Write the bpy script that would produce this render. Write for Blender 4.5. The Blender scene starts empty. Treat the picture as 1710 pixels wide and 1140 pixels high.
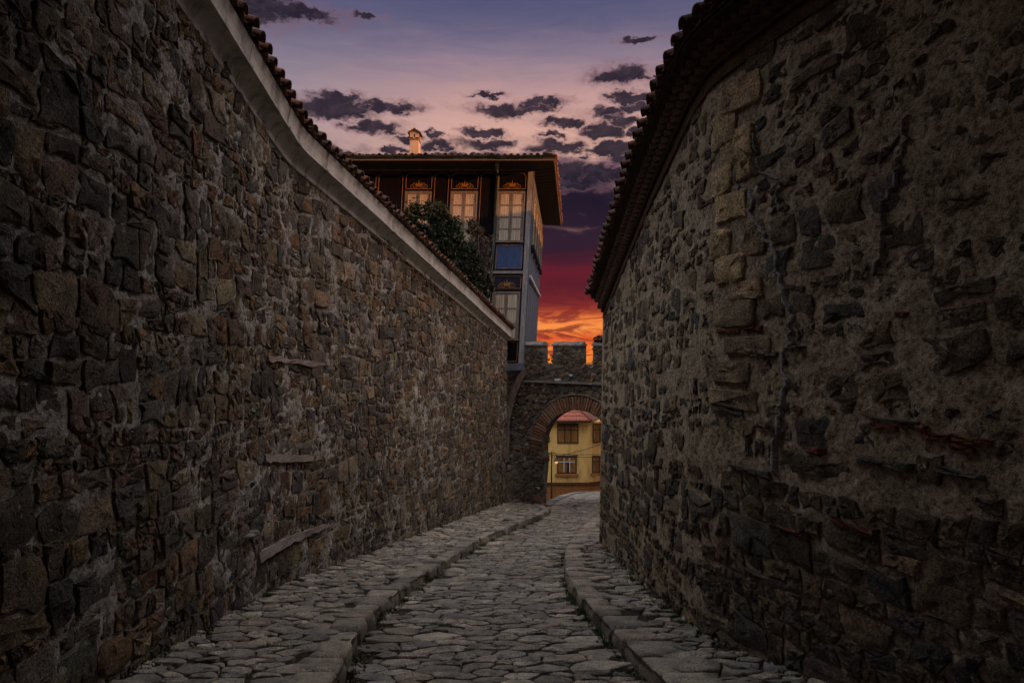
import bpy, math, random
import numpy as np
from mathutils import Vector

random.seed(7)
RNG = np.random.default_rng(11)
S = bpy.context.scene
COL = S.collection
PI = math.pi
rad = math.radians

# ------------------------------------------------------------------ camera
CAMH = 1.65
F = 1140.0            # focal length in photo pixels (1710 wide)
cam = bpy.data.cameras.new('camera')
cam.lens = 24.0; cam.sensor_width = 36.0; cam.clip_end = 6000.0; cam.clip_start = 0.05
camo = bpy.data.objects.new('camera', cam); COL.objects.link(camo)
camo.location = (0, 0, CAMH); camo.rotation_euler = (rad(90), 0, 0)
S.camera = camo
S.render.engine = 'CYCLES'
S.cycles.use_denoising = True
S.cycles.max_bounces = 4; S.cycles.diffuse_bounces = 2
S.cycles.use_adaptive_sampling = True
S.cycles.adaptive_threshold = 0.02
S.view_settings.view_transform = 'Standard'
S.view_settings.look = 'None'
S.view_settings.gamma = 1.0
S.view_settings.use_curve_mapping = False
S.view_settings.exposure = 1.0

# ------------------------------------------------------------------ sun
SUN_AZ = math.atan2(0.92, -0.36); SUN_EL = rad(8.0)
sd = Vector((math.sin(SUN_AZ)*math.cos(SUN_EL), math.cos(SUN_AZ)*math.cos(SUN_EL), math.sin(SUN_EL)))
sun = bpy.data.lights.new('sun', 'SUN'); sun.energy = 2.6; sun.angle = rad(0.8); sun.color = (1.0, 0.36, 0.10)
suno = bpy.data.objects.new('sun', sun); COL.objects.link(suno)
suno.rotation_euler = sd.to_track_quat('Z', 'Y').to_euler()

# ------------------------------------------------------------------ world: dusk sky
def lin(r, g, b):
    f = lambda c: (c/255/12.92 if c/255 <= 0.04045 else ((c/255+0.055)/1.055)**2.4)
    return (f(r), f(g), f(b), 1.0)

world = bpy.data.worlds.new('World'); S.world = world; world.use_nodes = True
wt = world.node_tree; wn = wt.nodes; wl = wt.links
for n in list(wn): wn.remove(n)

class NT:
    """tiny helper to write node graphs"""
    def __init__(s, t): s.t = t
    def new(s, typ, **kw):
        n = s.t.nodes.new(typ)
        for k, v in kw.items(): setattr(n, k, v)
        return n
    def put(s, sock, v):
        if v is None: return
        if isinstance(v, bpy.types.NodeSocket): s.t.links.new(v, sock)
        else: sock.default_value = v
    def m(s, op, a, b=None, c=None, clamp=False):
        n = s.new('ShaderNodeMath', operation=op, use_clamp=clamp)
        s.put(n.inputs[0], a); s.put(n.inputs[1], b)
        if c is not None: s.put(n.inputs[2], c)
        return n.outputs[0]
    def v(s, op, a, b=None):
        n = s.new('ShaderNodeVectorMath', operation=op)
        s.put(n.inputs[0], a)
        if b is not None: s.put(n.inputs[1], b)
        return n.outputs['Value'] if op in ('LENGTH', 'DOT_PRODUCT', 'DISTANCE') else n.outputs['Vector']
    def smooth(s, x, a, b, lo=0.0, hi=1.0):
        n = s.new('ShaderNodeMapRange', interpolation_type='SMOOTHSTEP')
        s.put(n.inputs[0], x); s.put(n.inputs[1], a); s.put(n.inputs[2], b); s.put(n.inputs[3], lo); s.put(n.inputs[4], hi)
        return n.outputs[0]
    def noise(s, vec, scale, detail=4.0, rough=0.55, dist=0.0):
        n = s.new('ShaderNodeTexNoise'); s.put(n.inputs['Vector'], vec)
        n.inputs['Scale'].default_value = scale; n.inputs['Detail'].default_value = detail
        n.inputs['Roughness'].default_value = rough; n.inputs['Distortion'].default_value = dist
        return n
    def ramp(s, fac, stops, interp='LINEAR'):
        n = s.new('ShaderNodeValToRGB'); r = n.color_ramp; r.interpolation = interp
        stops = sorted(stops, key=lambda e: e[0])
        while len(r.elements) > 1: r.elements.remove(r.elements[-1])
        r.elements[0].position = stops[0][0]; r.elements[0].color = stops[0][1]
        for p, c in stops[1:]:
            e = r.elements.new(p); e.color = c
        s.put(n.inputs[0], fac); return n.outputs[0]
    def mix(s, fac, a, b, mode='MIX'):
        n = s.new('ShaderNodeMix', data_type='RGBA', blend_type=mode)
        s.put(n.inputs[0], fac); s.put(n.inputs[6], a); s.put(n.inputs[7], b)
        return n.outputs[2]
    def comb(s, x, y, z):
        n = s.new('ShaderNodeCombineXYZ'); s.put(n.inputs[0], x); s.put(n.inputs[1], y); s.put(n.inputs[2], z)
        return n.outputs[0]

def build_world():
    g = NT(wt)
    tc = g.new('ShaderNodeTexCoord')
    sep = g.new('ShaderNodeSeparateXYZ'); wl.new(tc.outputs['Generated'], sep.inputs[0])
    X, Y, Z = sep.outputs
    az = g.m('ARCTAN2', X, Y)                      # 0 straight down the street
    el = g.m('ARCSINE', Z)
    deg = lambda v: math.degrees(math.atan((570 - v)/F))
    # elevation in degrees -> ramp position, -10..50 degrees
    pos = lambda d: (d + 10.0)/60.0
    eldeg = g.m('MULTIPLY', el, 180/PI)
    P3 = g.comb(az, el, 0.0)
    # long streaky warp near the horizon
    wv = g.v('MULTIPLY', P3, (8.0, 50.0, 1.0))
    streak = g.noise(wv, 1.0, 7.0, 0.66, 0.8).outputs['Fac']
    wob = g.m('MULTIPLY', g.m('SUBTRACT', streak, 0.5), 2.6)
    pe = g.m('ADD', g.m('DIVIDE', g.m('ADD', eldeg, 10.0), 60.0), g.m('DIVIDE', wob, 60.0))
    glow = [(-10, (40, 24, 24)), (-5, (200, 100, 45)), (-2.5, (255, 160, 62)), (-1.0, (255, 132, 52)), (0.1, (238, 102, 46)),
            (1.1, (252, 150, 74)), (1.9, (232, 118, 60)), (2.6, (150, 58, 44)), (3.4, (108, 36, 42)), (4.6, (88, 30, 42)),
            (5.8, (100, 31, 43)), (6.7, (76, 30, 44)), (7.8, (50, 30, 46)), (9.0, (48, 33, 48)), (10.2, (38, 27, 43)),
            (12.0, (32, 25, 41)), (13.2, (40, 31, 47)), (14.4, (128, 98, 104)), (15.6, (216, 170, 154)), (17.5, (214, 167, 154)), (20, (186, 148, 148)),
            (22.5, (140, 122, 140)), (25, (98, 94, 124)), (28, (70, 74, 110)), (40, (60, 68, 106))]
    away = [(-10, (30, 24, 28)), (-3, (150, 80, 60)), (1.0, (150, 78, 66)), (3, (92, 44, 54)), (7, (62, 38, 52)), (11, (60, 46, 62)),
            (14, (104, 92, 108)), (17, (156, 142, 152)), (20, (138, 130, 146)), (24, (98, 97, 124)), (28, (82, 84, 120)), (40, (64, 72, 112))]
    lump = g.noise(g.v('MULTIPLY', P3, (9.0, 16.0, 1.0)), 1.0, 5.0, 0.62).outputs['Fac']
    pe = g.m('ADD', pe, g.m('MULTIPLY', g.m('MULTIPLY', g.m('SUBTRACT', lump, 0.5), 9.0/60.0), g.m('MULTIPLY', g.smooth(eldeg, 9.0, 12.5), g.smooth(eldeg, 18.0, 14.5))))
    rg = g.ramp(pe, [(pos(d), lin(*c)) for d, c in glow])
    ra = g.ramp(pe, [(pos(d), lin(*c)) for d, c in away])
    aw = g.m('ABSOLUTE', g.m('SUBTRACT', az, 0.05))
    sky = g.mix(g.smooth(aw, 0.06, 0.5), rg, ra)
    # bright streaks low down, in the afterglow
    lowmask = g.m('MULTIPLY', g.m('MULTIPLY', g.smooth(eldeg, -5.0, -2.5), g.smooth(eldeg, 2.2, 0.6)), g.smooth(streak, 0.52, 0.66))
    sky = g.mix(g.m('MULTIPLY', lowmask, 0.85), sky, lin(255, 182, 100))
    lowd = g.noise(g.v('MULTIPLY', g.v('ADD', P3, (3.1, 0.7, 0.0)), (11.0, 52.0, 1.0)), 1.0, 7.0, 0.66, 0.9).outputs['Fac']
    sky = g.mix(g.m('MULTIPLY', g.m('MULTIPLY', g.smooth(lowd, 0.48, 0.60), g.m('MULTIPLY', g.smooth(eldeg, -5.0, -2.5), g.smooth(eldeg, 5.2, 2.2))), 0.85), sky, lin(128, 40, 40))
    # lighter rifts in the dark bank
    rift = g.noise(g.v('MULTIPLY', g.v('ADD', P3, (1.3, 2.2, 0.0)), (9.0, 40.0, 1.0)), 1.0, 6.0, 0.6, 0.5).outputs['Fac']
    rm = g.m('MULTIPLY', g.m('MULTIPLY', g.smooth(rift, 0.60, 0.80), g.smooth(eldeg, 6.2, 7.6)), g.smooth(eldeg, 12.5, 10.0))
    sky = g.mix(g.m('MULTIPLY', rm, 0.5), sky, lin(150, 108, 104))
    # ---- the separate small clouds: warped flat ellipses in direction space
    cl = [(425, 8, 62, 26), (505, 26, 55, 9), (548, 180, 60, 15), (650, 178, 48, 9), (560, 164, 40, 7), (628, 211, 40, 9), (858, 184, 60, 8),
          (905, 172, 35, 6), (812, 158, 24, 3.5), (798, 222, 30, 6), (815, 242, 40, 9), (733, 244, 30, 8), (670, 232, 20, 5), (722, 228, 14, 5),
          (1036, 126, 48, 13), (1108, 127, 14, 4), (1050, 164, 32, 8), (1068, 178, 24, 7), (1018, 189, 38, 8), (1038, 202, 26, 8), (942, 206, 36, 7),
          (1008, 219, 30, 11), (1058, 223, 16, 7), (930, 243, 40, 10), (1018, 250, 46, 11), (1062, 262, 46, 9), (922, 224, 17, 3.5), (962, 262, 13, 4),
          (943, 286, 26, 14), (1000, 288, 40, 12), (1060, 290, 45, 14), (960, 306, 50, 10), (1068, 69, 24, 5), (560, 248, 26, 5), (660, 249, 24, 5), (615, 25, 20, 4), (770, 262, 50, 7), (1085, 240, 26, 9)]
    w1 = g.noise(g.v('MULTIPLY', P3, (1.0, 1.7, 1.0)), 17.0, 6.0, 0.62).outputs['Color']
    w2 = g.noise(g.v('MULTIPLY', P3, (1.0, 1.5, 1.0)), 58.0, 4.0, 0.6).outputs['Color']
    off = g.v('ADD', g.v('MULTIPLY', g.v('SUBTRACT', w1, (0.5, 0.5, 0.5)), (0.085, 0.036, 0.0)),
              g.v('MULTIPLY', g.v('SUBTRACT', w2, (0.5, 0.5, 0.5)), (0.034, 0.022, 0.0)))
    q = g.v('ADD', P3, off)
    best = None
    for (u, v, a, b) in cl:
        ca = math.atan((u - 855)/F); ce = math.atan((570 - v)/F*math.cos(ca))
        d = g.v('LENGTH', g.v('MULTIPLY', g.v('SUBTRACT', q, (ca, ce, 0.0)), (F/a/1.14, F/b/1.12, 0.0)))
        best = d if best is None else g.m('MINIMUM', best, d)
    # clouds all round the rest of the sky, thinning out with height
    pl = g.v('DIVIDE', tc.outputs['Generated'], g.comb(g.m('ADD', g.m('ABSOLUTE', Z), 0.12),)  if False else g.comb(g.m('ADD', g.m('ABSOLUTE', Z), 0.12), g.m('ADD', g.m('ABSOLUTE', Z), 0.12), 1.0))
    gn = g.noise(pl, 1.6, 7.0, 0.6, 0.2).outputs['Fac']
    gen = g.m('MULTIPLY', g.smooth(gn, 0.56, 0.70), g.smooth(aw, 0.42, 0.7))
    tex = g.noise(g.v('MULTIPLY', q, (1.0, 2.0, 1.0)), 42.0, 6.0, 0.68).outputs['Fac']
    bt = g.m('ADD', best, g.m('MULTIPLY', g.m('SUBTRACT', tex, 0.5), 1.1))
    core = g.smooth(bt, 1.16, 0.62)
    edge = g.smooth(bt, 1.75, 0.85)
    sky = g.mix(g.m('MULTIPLY', edge, 0.45), sky, lin(128, 92, 100))
    sky = g.mix(g.m('MULTIPLY', core, 0.95), sky, g.mix(g.smooth(tex, 0.36, 0.70), lin(31, 28, 42), lin(60, 49, 61)))
    sky = g.mix(g.m('MULTIPLY', gen, 0.55), sky, lin(78, 70, 86))
    # ---- physical sky takes over towards the zenith
    st = g.new('ShaderNodeTexSky', sky_type='NISHITA')
    st.sun_disc = False; st.sun_elevation = SUN_EL; st.sun_rotation = SUN_AZ; st.dust_density = 2.0; st.air_density = 1.0
    phys = g.mix(1.0, st.outputs[0], (WB[0], WB[1], WB[2], 1.0), 'MULTIPLY')
    bg1 = g.new('ShaderNodeBackground'); wl.new(sky, bg1.inputs[0]); bg1.inputs[1].default_value = 0.5
    bg2 = g.new('ShaderNodeBackground'); wl.new(phys, bg2.inputs[0]); bg2.inputs[1].default_value = SKY_STRENGTH
    mx = g.new('ShaderNodeMixShader'); wl.new(g.smooth(eldeg, 26.0, 54.0), mx.inputs[0])
    wl.new(bg1.outputs[0], mx.inputs[1]); wl.new(bg2.outputs[0], mx.inputs[2])
    out = g.new('ShaderNodeOutputWorld'); wl.new(mx.outputs[0], out.inputs[0])
SKY_STRENGTH = 0.15
WB = (11.3, 7.3, 5.2)
build_world()
world.cycles.sampling_method = 'MANUAL'; world.cycles.sample_map_resolution = 512

# ------------------------------------------------------------------ generic helpers
WORLD = {}                                   # world origin of every object made here
def P(u, v, y):                              # photo pixel + distance -> point of the place
    return np.array([(u - 855)/F*y, y, CAMH + (570 - v)/F*y])

def link(o, origin, parent=None):
    COL.objects.link(o)
    o.location = Vector(origin) - (Vector(WORLD[parent.name]) if parent else Vector((0, 0, 0)))
    if parent: o.parent = parent
    WORLD[o.name] = tuple(origin)
    return o

def tag(o, label=None, cat=None, group=None, kind=None):
    if label: o['label'] = label
    if cat: o['category'] = cat
    if group: o['group'] = group
    if kind: o['kind'] = kind
    return o

def thing(name, loc, label, cat, group=None):
    o = bpy.data.objects.new(name, None); o.empty_display_size = 0.3
    return tag(link(o, loc), label, cat, group)

def mesh_of(name, V, Fc, mat, tint=None, smooth=False):
    me = bpy.data.meshes.new(name)
    me.from_pydata([tuple(map(float, p)) for p in V], [], Fc)
    if mat: me.materials.append(mat)
    if tint is not None:
        a = me.attributes.new('tint', 'FLOAT_COLOR', 'POINT')
        arr = np.ones((len(V), 4)); arr[:, :3] = tint
        a.data.foreach_set('color', arr.ravel())
    me.update()
    if smooth:
        me.polygons.foreach_set('use_smooth', [True]*len(me.polygons))
        if smooth == 'crease': me.set_sharp_from_angle(angle=rad(38))
    return me

def put(name, V, Fc, mat, parent=None, tint=None, smooth=False, origin=None):
    V = np.asarray(V, float)
    c = V.mean(0) if origin is None else np.asarray(origin, float)
    o = bpy.data.objects.new(name, mesh_of(name, V - c, Fc, mat, tint, smooth))
    return link(o, c, parent)

def inst(name, me, loc, rot=(0, 0, 0), parent=None, scale=None):
    o = bpy.data.objects.new(name, me); o.rotation_euler = rot
    if scale: o.scale = scale
    return link(o, loc, parent)

class MB:
    """collects geometry for ONE part"""
    def __init__(s): s.V = []; s.F = []; s.n = 0
    def add(s, V, Fc):
        V = np.asarray(V, float); s.V.append(V); s.F += [tuple(i + s.n for i in f) for f in Fc]; s.n += len(V); return s
    def box(s, a, b):
        x0, y0, z0 = a; x1, y1, z1 = b
        V = [(x0,y0,z0),(x1,y0,z0),(x1,y1,z0),(x0,y1,z0),(x0,y0,z1),(x1,y0,z1),(x1,y1,z1),(x0,y1,z1)]
        return s.add(V, [(0,3,2,1),(4,5,6,7),(0,1,5,4),(1,2,6,5),(2,3,7,6),(3,0,4,7)])
    def prism(s, base, top):
        n = len(base)
        return s.add(np.vstack([base, top]), [tuple(range(n))[::-1], tuple(range(n, 2*n))] + [(i, (i+1) % n, n+(i+1) % n, n+i) for i in range(n)])
    def tube(s, pts, r, n=6, cap=True):
        pts = np.asarray(pts, float); m = len(pts)
        r = np.broadcast_to(r, (m,)); T = np.gradient(pts, axis=0)
        T /= np.linalg.norm(T, axis=1)[:, None] + 1e-9
        up = np.array([0, 0, 1.0]) if abs(T[0][2]) < 0.9 else np.array([1.0, 0, 0])
        V = []
        for i in range(m):
            a = np.cross(T[i], up); a /= np.linalg.norm(a) + 1e-9; b = np.cross(T[i], a)
            up = -b if False else up
            for k in range(n):
                t = 2*PI*k/n; V.append(pts[i] + r[i]*(math.cos(t)*a + math.sin(t)*b))
        Fc = [(i*n+k, i*n+(k+1) % n, (i+1)*n+(k+1) % n, (i+1)*n+k) for i in range(m-1) for k in range(n)]
        if cap: Fc += [tuple(range(n))[::-1], tuple(range((m-1)*n, m*n))]
        return s.add(V, Fc)
    def arr(s): return np.vstack(s.V)
    def build(s, name, mat, parent=None, fn=None, smooth=False, tint=None, origin=None):
        V = s.arr()
        if fn is not None: V = fn(V)
        return put(name, V, s.F, mat, parent, tint, smooth, origin)

# numpy value noise
def _h(i, j, k, seed):
    n = (i*374761393 + j*668265263 + k*2147483647 + seed*1274126177) & 0xFFFFFFFF
    n = ((n ^ (n >> 13))*1274126177) & 0xFFFFFFFF
    return ((n ^ (n >> 16)) & 0xFFFF)/65535.0
def vnoise(p, seed=0):
    p = np.asarray(p, float); i = np.floor(p).astype(np.int64); f = p - i; f = f*f*(3 - 2*f)
    r = 0
    for dx in (0, 1):
        for dy in (0, 1):
            for dz in (0, 1):
                w = (f[..., 0] if dx else 1-f[..., 0])*(f[..., 1] if dy else 1-f[..., 1])*(f[..., 2] if dz else 1-f[..., 2])
                r = r + w*_h(i[..., 0]+dx, i[..., 1]+dy, i[..., 2]+dz, seed)
    return r*2 - 1
def fbm(p, seed=0, o=3, gain=0.5):
    p = np.asarray(p, float); a = 1.0; s = 0.0
    for k in range(o): s = s + a*vnoise(p*(2.03**k) + 17.3*k, seed + k); a *= gain
    return s

# ------------------------------------------------------------------ materials
MATS = {}
def material(name, fn, rough=0.85, spec=0.3):
    m = bpy.data.materials.new(name); m.use_nodes = True
    t = m.node_tree; g = NT(t); b = t.nodes['Principled BSDF']
    b.inputs['Roughness'].default_value = rough; b.inputs['Specular IOR Level'].default_value = spec
    g.pos = g.new('ShaderNodeNewGeometry').outputs['Position']
    fn(g, b); MATS[name] = m; return m
def bump(g, b, h, strength=0.4, dist=0.02):
    n = g.new('ShaderNodeBump'); n.inputs['Strength'].default_value = strength; n.inputs['Distance'].default_value = dist
    g.put(n.inputs['Height'], h); g.put(b.inputs['Normal'], n.outputs[0])
def c4(*c): return (c[0], c[1], c[2], 1.0)

def stone_fn(fine=1.0, lichen=0.25, bs=0.7, pale=(0.46, 0.43, 0.38)):
    def fn(g, b):
        at = g.new('ShaderNodeAttribute', attribute_name='tint').outputs['Color']
        n1 = g.noise(g.pos, 5.0*fine, 3, 0.65).outputs['Fac']; n2 = g.noise(g.pos, 45.0*fine, 4, 0.7).outputs['Fac']
        n3 = g.noise(g.pos, 190.0*fine, 1, 0.6).outputs['Fac']
        c = g.mix(1.0, at, g.ramp(n1, [(0.28, c4(.40, .37, .34)), (0.5, c4(.95, .95, .95)), (0.72, c4(1.55, 1.45, 1.3))]), 'MULTIPLY')
        c = g.mix(1.0, c, g.ramp(n2, [(0.34, c4(.30, .28, .26)), (0.5, c4(.95, .95, .95)), (0.68, c4(1.7, 1.65, 1.55))]), 'MULTIPLY')
        c = g.mix(g.m('MULTIPLY', g.smooth(n3, 0.62, 0.75), lichen), c, c4(*pale))
        g.put(b.inputs['Base Color'], c)
        h = g.m('ADD', g.m('MULTIPLY', n2, 0.7), g.m('ADD', g.m('MULTIPLY', n3, 0.25), g.m('MULTIPLY', n1, 0.6)))
        bump(g, b, h, bs, 0.055)
    return fn
material('rubble', stone_fn(1.0, 0.4, 1.0), 0.9, 0.2)
material('cobble', stone_fn(1.3, 0.2, 0.55), 0.40, 0.5)

def mortar_fn(ca, cb, cc, k=1.0):
    def fn(g, b):
        n1 = g.noise(g.pos, 2.2*k, 3, 0.65).outputs['Fac']; n2 = g.noise(g.pos, 24*k, 4, 0.7).outputs['Fac']; n3 = g.noise(g.pos, 130*k, 2, 0.65).outputs['Fac']
        c = g.ramp(n1, [(0.3, c4(*ca)), (0.52, c4(*cb)), (0.7, c4(*cc))])
        c = g.mix(1.0, c, g.ramp(n2, [(0.34, c4(.30, .28, .25)), (0.5, c4(.95, .95, .95)), (0.70, c4(1.5, 1.48, 1.45))]), 'MULTIPLY')
        c = g.mix(1.0, c, g.ramp(n3, [(0.3, c4(.65, .64, .62)), (0.55, c4(1.05, 1.05, 1.05))]), 'MULTIPLY')
        g.put(b.inputs['Base Color'], c)
        bump(g, b, g.m('ADD', g.m('MULTIPLY', n2, 0.8), g.m('MULTIPLY', n3, 0.35)), 1.0, 0.06)
    return fn
material('lime_mortar', mortar_fn((.22, .20, .172), (.38, .352, .31), (.56, .53, .48)), 0.92, 0.15)
material('tan_mortar', mortar_fn((.31, .238, .16), (.45, .355, .25), (.55, .455, .33)), 0.95, 0.1)
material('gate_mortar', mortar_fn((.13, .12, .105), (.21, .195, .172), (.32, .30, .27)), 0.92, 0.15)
material('grey_pointing', mortar_fn((.40, .39, .37), (.5, .49, .47), (.55, .54, .52), 2), 0.9, 0.15)
material('joint_earth', mortar_fn((.07, .055, .04), (.12, .10, .075), (.17, .145, .11), 2.5), 0.97, 0.1)
material('soil', mortar_fn((.10, .085, .06), (.13, .11, .08), (.16, .14, .10), 0.3), 0.97, 0.1)

def plaster_fn(base, dark, sc=1.0):
    def fn(g, b):
        pv = g.v('MULTIPLY', g.pos, (3.0*sc, 3.0*sc, 0.9*sc))
        n1 = g.noise(pv, 1.6, 7, 0.65).outputs['Fac']; n2 = g.noise(g.pos, 60*sc, 5, 0.6).outputs['Fac']
        c = g.mix(g.smooth(n1, 0.42, 0.75), c4(*base), c4(*dark))
        c = g.mix(1.0, c, g.ramp(n2, [(0.3, c4(.75, .74, .72)), (0.6, c4(1.05, 1.05, 1.05))]), 'MULTIPLY')
        g.put(b.inputs['Base Color'], c); bump(g, b, g.m('ADD', n2, n1), 0.25, 0.01)
    return fn
material('cornice_plaster', plaster_fn((.60, .57, .53), (.22, .20, .178)), 0.85)
material('yellow_render', plaster_fn((.84, .57, .20), (.50, .32, .11), 0.5), 0.9)
material('orange_plinth', plaster_fn((.34, .15, .045), (.26, .11, .035), 0.3), 0.9)
material('chimney_render', plaster_fn((.55, .40, .27), (.36, .24, .15), 1.0), 0.9)

def tile_fn(g, b):
    r = g.new('ShaderNodeObjectInfo').outputs['Random']
    n1 = g.noise(g.pos, 9, 6, 0.65).outputs['Fac']; n2 = g.noise(g.pos, 55, 5, 0.65).outputs['Fac']
    c = g.ramp(r, [(0, c4(.065, .035, .026)), (.35, c4(.115, .055, .038)), (.7, c4(.15, .074, .05)), (1, c4(.085, .068, .057))])
    c = g.mix(1.0, c, g.ramp(n1, [(0.3, c4(.45, .45, .45)), (0.6, c4(1.15, 1.1, 1.05))]), 'MULTIPLY')
    c = g.mix(g.m('MULTIPLY', g.smooth(n2, 0.55, 0.7), 0.35), c, c4(.32, .30, .26))
    g.put(b.inputs['Base Color'], c); bump(g, b, g.m('ADD', n2, n1), 0.5, 0.012)
material('clay_tile', tile_fn, 0.85, 0.2)
def brick_fn(g, b):
    r = g.new('ShaderNodeObjectInfo').outputs['Random']
    n1 = g.noise(g.pos, 12, 6, 0.65).outputs['Fac']; n2 = g.noise(g.pos, 70, 5, 0.65).outputs['Fac']
    c = g.ramp(r, [(0, c4(.16, .085, .055)), (.4, c4(.25, .13, .08)), (.8, c4(.30, .18, .12)), (1, c4(.26, .2, .15))])
    c = g.mix(1.0, c, g.ramp(n1, [(0.3, c4(.5, .5, .5)), (0.65, c4(1.2, 1.15, 1.1))]), 'MULTIPLY')
    c = g.mix(g.m('MULTIPLY', g.smooth(n2, 0.55, 0.72), 0.4), c, c4(.38, .34, .29))
    g.put(b.inputs['Base Color'], c); bump(g, b, g.m('ADD', n2, n1), 0.6, 0.015)
material('old_brick', brick_fn, 0.92, 0.1)
material('brown_band', mortar_fn((.11, .065, .04), (.16, .10, .062), (.2, .135, .09), 2), 0.95, 0.1)

def wood_fn(ca, cb, cc, stretch=(9, 9, 1.2), k=1.0):
    def fn(g, b):
        pv = g.v('MULTIPLY', g.pos, stretch)
        n1 = g.noise(pv, 1.5*k, 7, 0.7).outputs['Fac']; n2 = g.noise(pv, 9*k, 5, 0.65).outputs['Fac']
        c = g.ramp(n1, [(0.3, c4(*ca)), (0.52, c4(*cb)), (0.72, c4(*cc))])
        c = g.mix(1.0, c, g.ramp(n2, [(0.32, c4(.6, .58, .56)), (0.6, c4(1.1, 1.1, 1.1))]), 'MULTIPLY')
        g.put(b.inputs['Base Color'], c); bump(g, b, g.m('ADD', n2, n1), 0.5, 0.008)
    return fn
material('dark_brick', wood_fn((.07, .044, .032), (.115, .07, .05), (.17, .105, .075), (6, 6, 6)), 0.92, 0.1)  # brick in a darker brown, for the cornice teeth
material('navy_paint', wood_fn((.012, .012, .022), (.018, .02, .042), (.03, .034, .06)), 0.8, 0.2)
material('blue_paint', wood_fn((.03, .055, .14), (.045, .085, .21), (.06, .11, .26)), 0.75, 0.25)
material('dark_panel_paint', wood_fn((.004, .0035, .005), (.007, .006, .008), (.012, .010, .011)), 0.85, 0.06)
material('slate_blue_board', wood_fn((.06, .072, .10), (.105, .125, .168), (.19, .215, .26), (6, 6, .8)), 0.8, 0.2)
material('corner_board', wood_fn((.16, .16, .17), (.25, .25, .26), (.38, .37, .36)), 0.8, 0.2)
material('shutter_paint', wood_fn((.12, .105, .085), (.20, .18, .15), (.29, .26, .215)), 0.85, 0.2)
material('shutter_board', wood_fn((.30, .26, .20), (.50, .44, .35), (.62, .56, .46), (14, 14, .7)), 0.85, 0.2)
material('gold_paint', wood_fn((.20, .10, .03), (.30, .155, .046), (.38, .21, .065), (3, 3, 3)), 0.7, 0.3)
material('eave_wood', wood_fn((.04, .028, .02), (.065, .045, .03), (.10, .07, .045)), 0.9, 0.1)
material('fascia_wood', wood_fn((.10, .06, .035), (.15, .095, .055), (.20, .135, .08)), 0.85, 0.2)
material('weathered_timber', wood_fn((.13, .10, .09), (.22, .18, .16), (.33, .28, .26), (2.0, 2.0, 16)), 0.9, 0.15)
material('brown_timber', wood_fn((.08, .06, .05), (.14, .11, .09), (.20, .17, .14), (6, 6, 2)), 0.9, 0.15)
material('rust_iron', wood_fn((.12, .035, .02), (.18, .05, .03), (.22, .08, .05), (3, 3, 3)), 0.8, 0.3)
material('dark_iron', wood_fn((.015, .015, .015), (.022, .022, .022), (.03, .03, .03), (3, 3, 3)), 0.6, 0.4)
material('gutter_copper', wood_fn((.03, .045, .042), (.05, .07, .065), (.09, .12, .11), (1, 1, 1)), 0.7, 0.3)
material('window_frame_brown', wood_fn((.075, .035, .018), (.11, .055, .028), (.15, .08, .045), (4, 4, 4)), 0.8, 0.2)
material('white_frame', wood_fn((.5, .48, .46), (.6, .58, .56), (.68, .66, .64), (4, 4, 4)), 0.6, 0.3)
material('curtain', wood_fn((.50, .20, .045), (.72, .34, .10), (.8, .44, .15), (6, 6, 1)), 0.9, 0.1)
material('ledge_stone', mortar_fn((.20, .195, .185), (.27, .265, .25), (.33, .325, .31), 2), 0.9, 0.2)
material('pale_stone', mortar_fn((.34, .33, .31), (.44, .43, .40), (.5, .49, .46), 2), 0.9, 0.2)
def simple(name, col, rough=0.8, spec=0.3):
    def fn(g, b):
        n = g.noise(g.pos, 14, 5, 0.6).outputs['Fac']
        g.put(b.inputs['Base Color'], g.mix(1.0, c4(*col), g.ramp(n, [(0.3, c4(.75, .75, .75)), (0.7, c4(1.15, 1.15, 1.15))]), 'MULTIPLY'))
    return material(name, fn, rough, spec)
simple('white_plastic', (.62, .62, .6)); simple('dark_glass', (.012, .013, .018), 0.2, 0.5); simple('pink_flower', (.30, .05, .08)); simple('cable', (.02, .02, .02))
def glass_fn(g, b):
    b.inputs['Base Color'].default_value = c4(.9, .9, .9); b.inputs['Roughness'].default_value = 0.05
    b.inputs['Transmission Weight'].default_value = 1.0; b.inputs['IOR'].default_value = 1.2
material('glass', glass_fn, 0.05, 0.5)
def lamp_fn(g, b):
    b.inputs['Base Color'].default_value = c4(.8, .5, .3); b.inputs['Emission Color'].default_value = c4(1.0, .42, .16); b.inputs['Emission Strength'].default_value = 0.45
material('lamp_light', lamp_fn)
def leaf_fn(ca, cb, cc):
    def fn(g, b):
        at = g.new('ShaderNodeAttribute', attribute_name='tint').outputs['Fac']
        g.put(b.inputs['Base Color'], g.ramp(at, [(0, c4(*ca)), (.6, c4(*cb)), (1, c4(*cc))]))
    return fn
material('evergreen_leaf', leaf_fn((.010, .017, .007), (.021, .031, .012), (.045, .056, .022)), 0.6, 0.25)
material('brown_leaf', leaf_fn((.06, .04, .025), (.10, .07, .04), (.14, .10, .055)), 0.7, 0.2)
material('grass_leaf', leaf_fn((.03, .055, .015), (.055, .09, .025), (.09, .12, .04)), 0.7, 0.2)
M = MATS

# ------------------------------------------------------------------ ground profile of the sloping street
def zg(y):
    y = np.asarray(y, float)
    return np.where(y <= 24, -0.171*y, -0.171*24 - 0.203*(y - 24))

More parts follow.
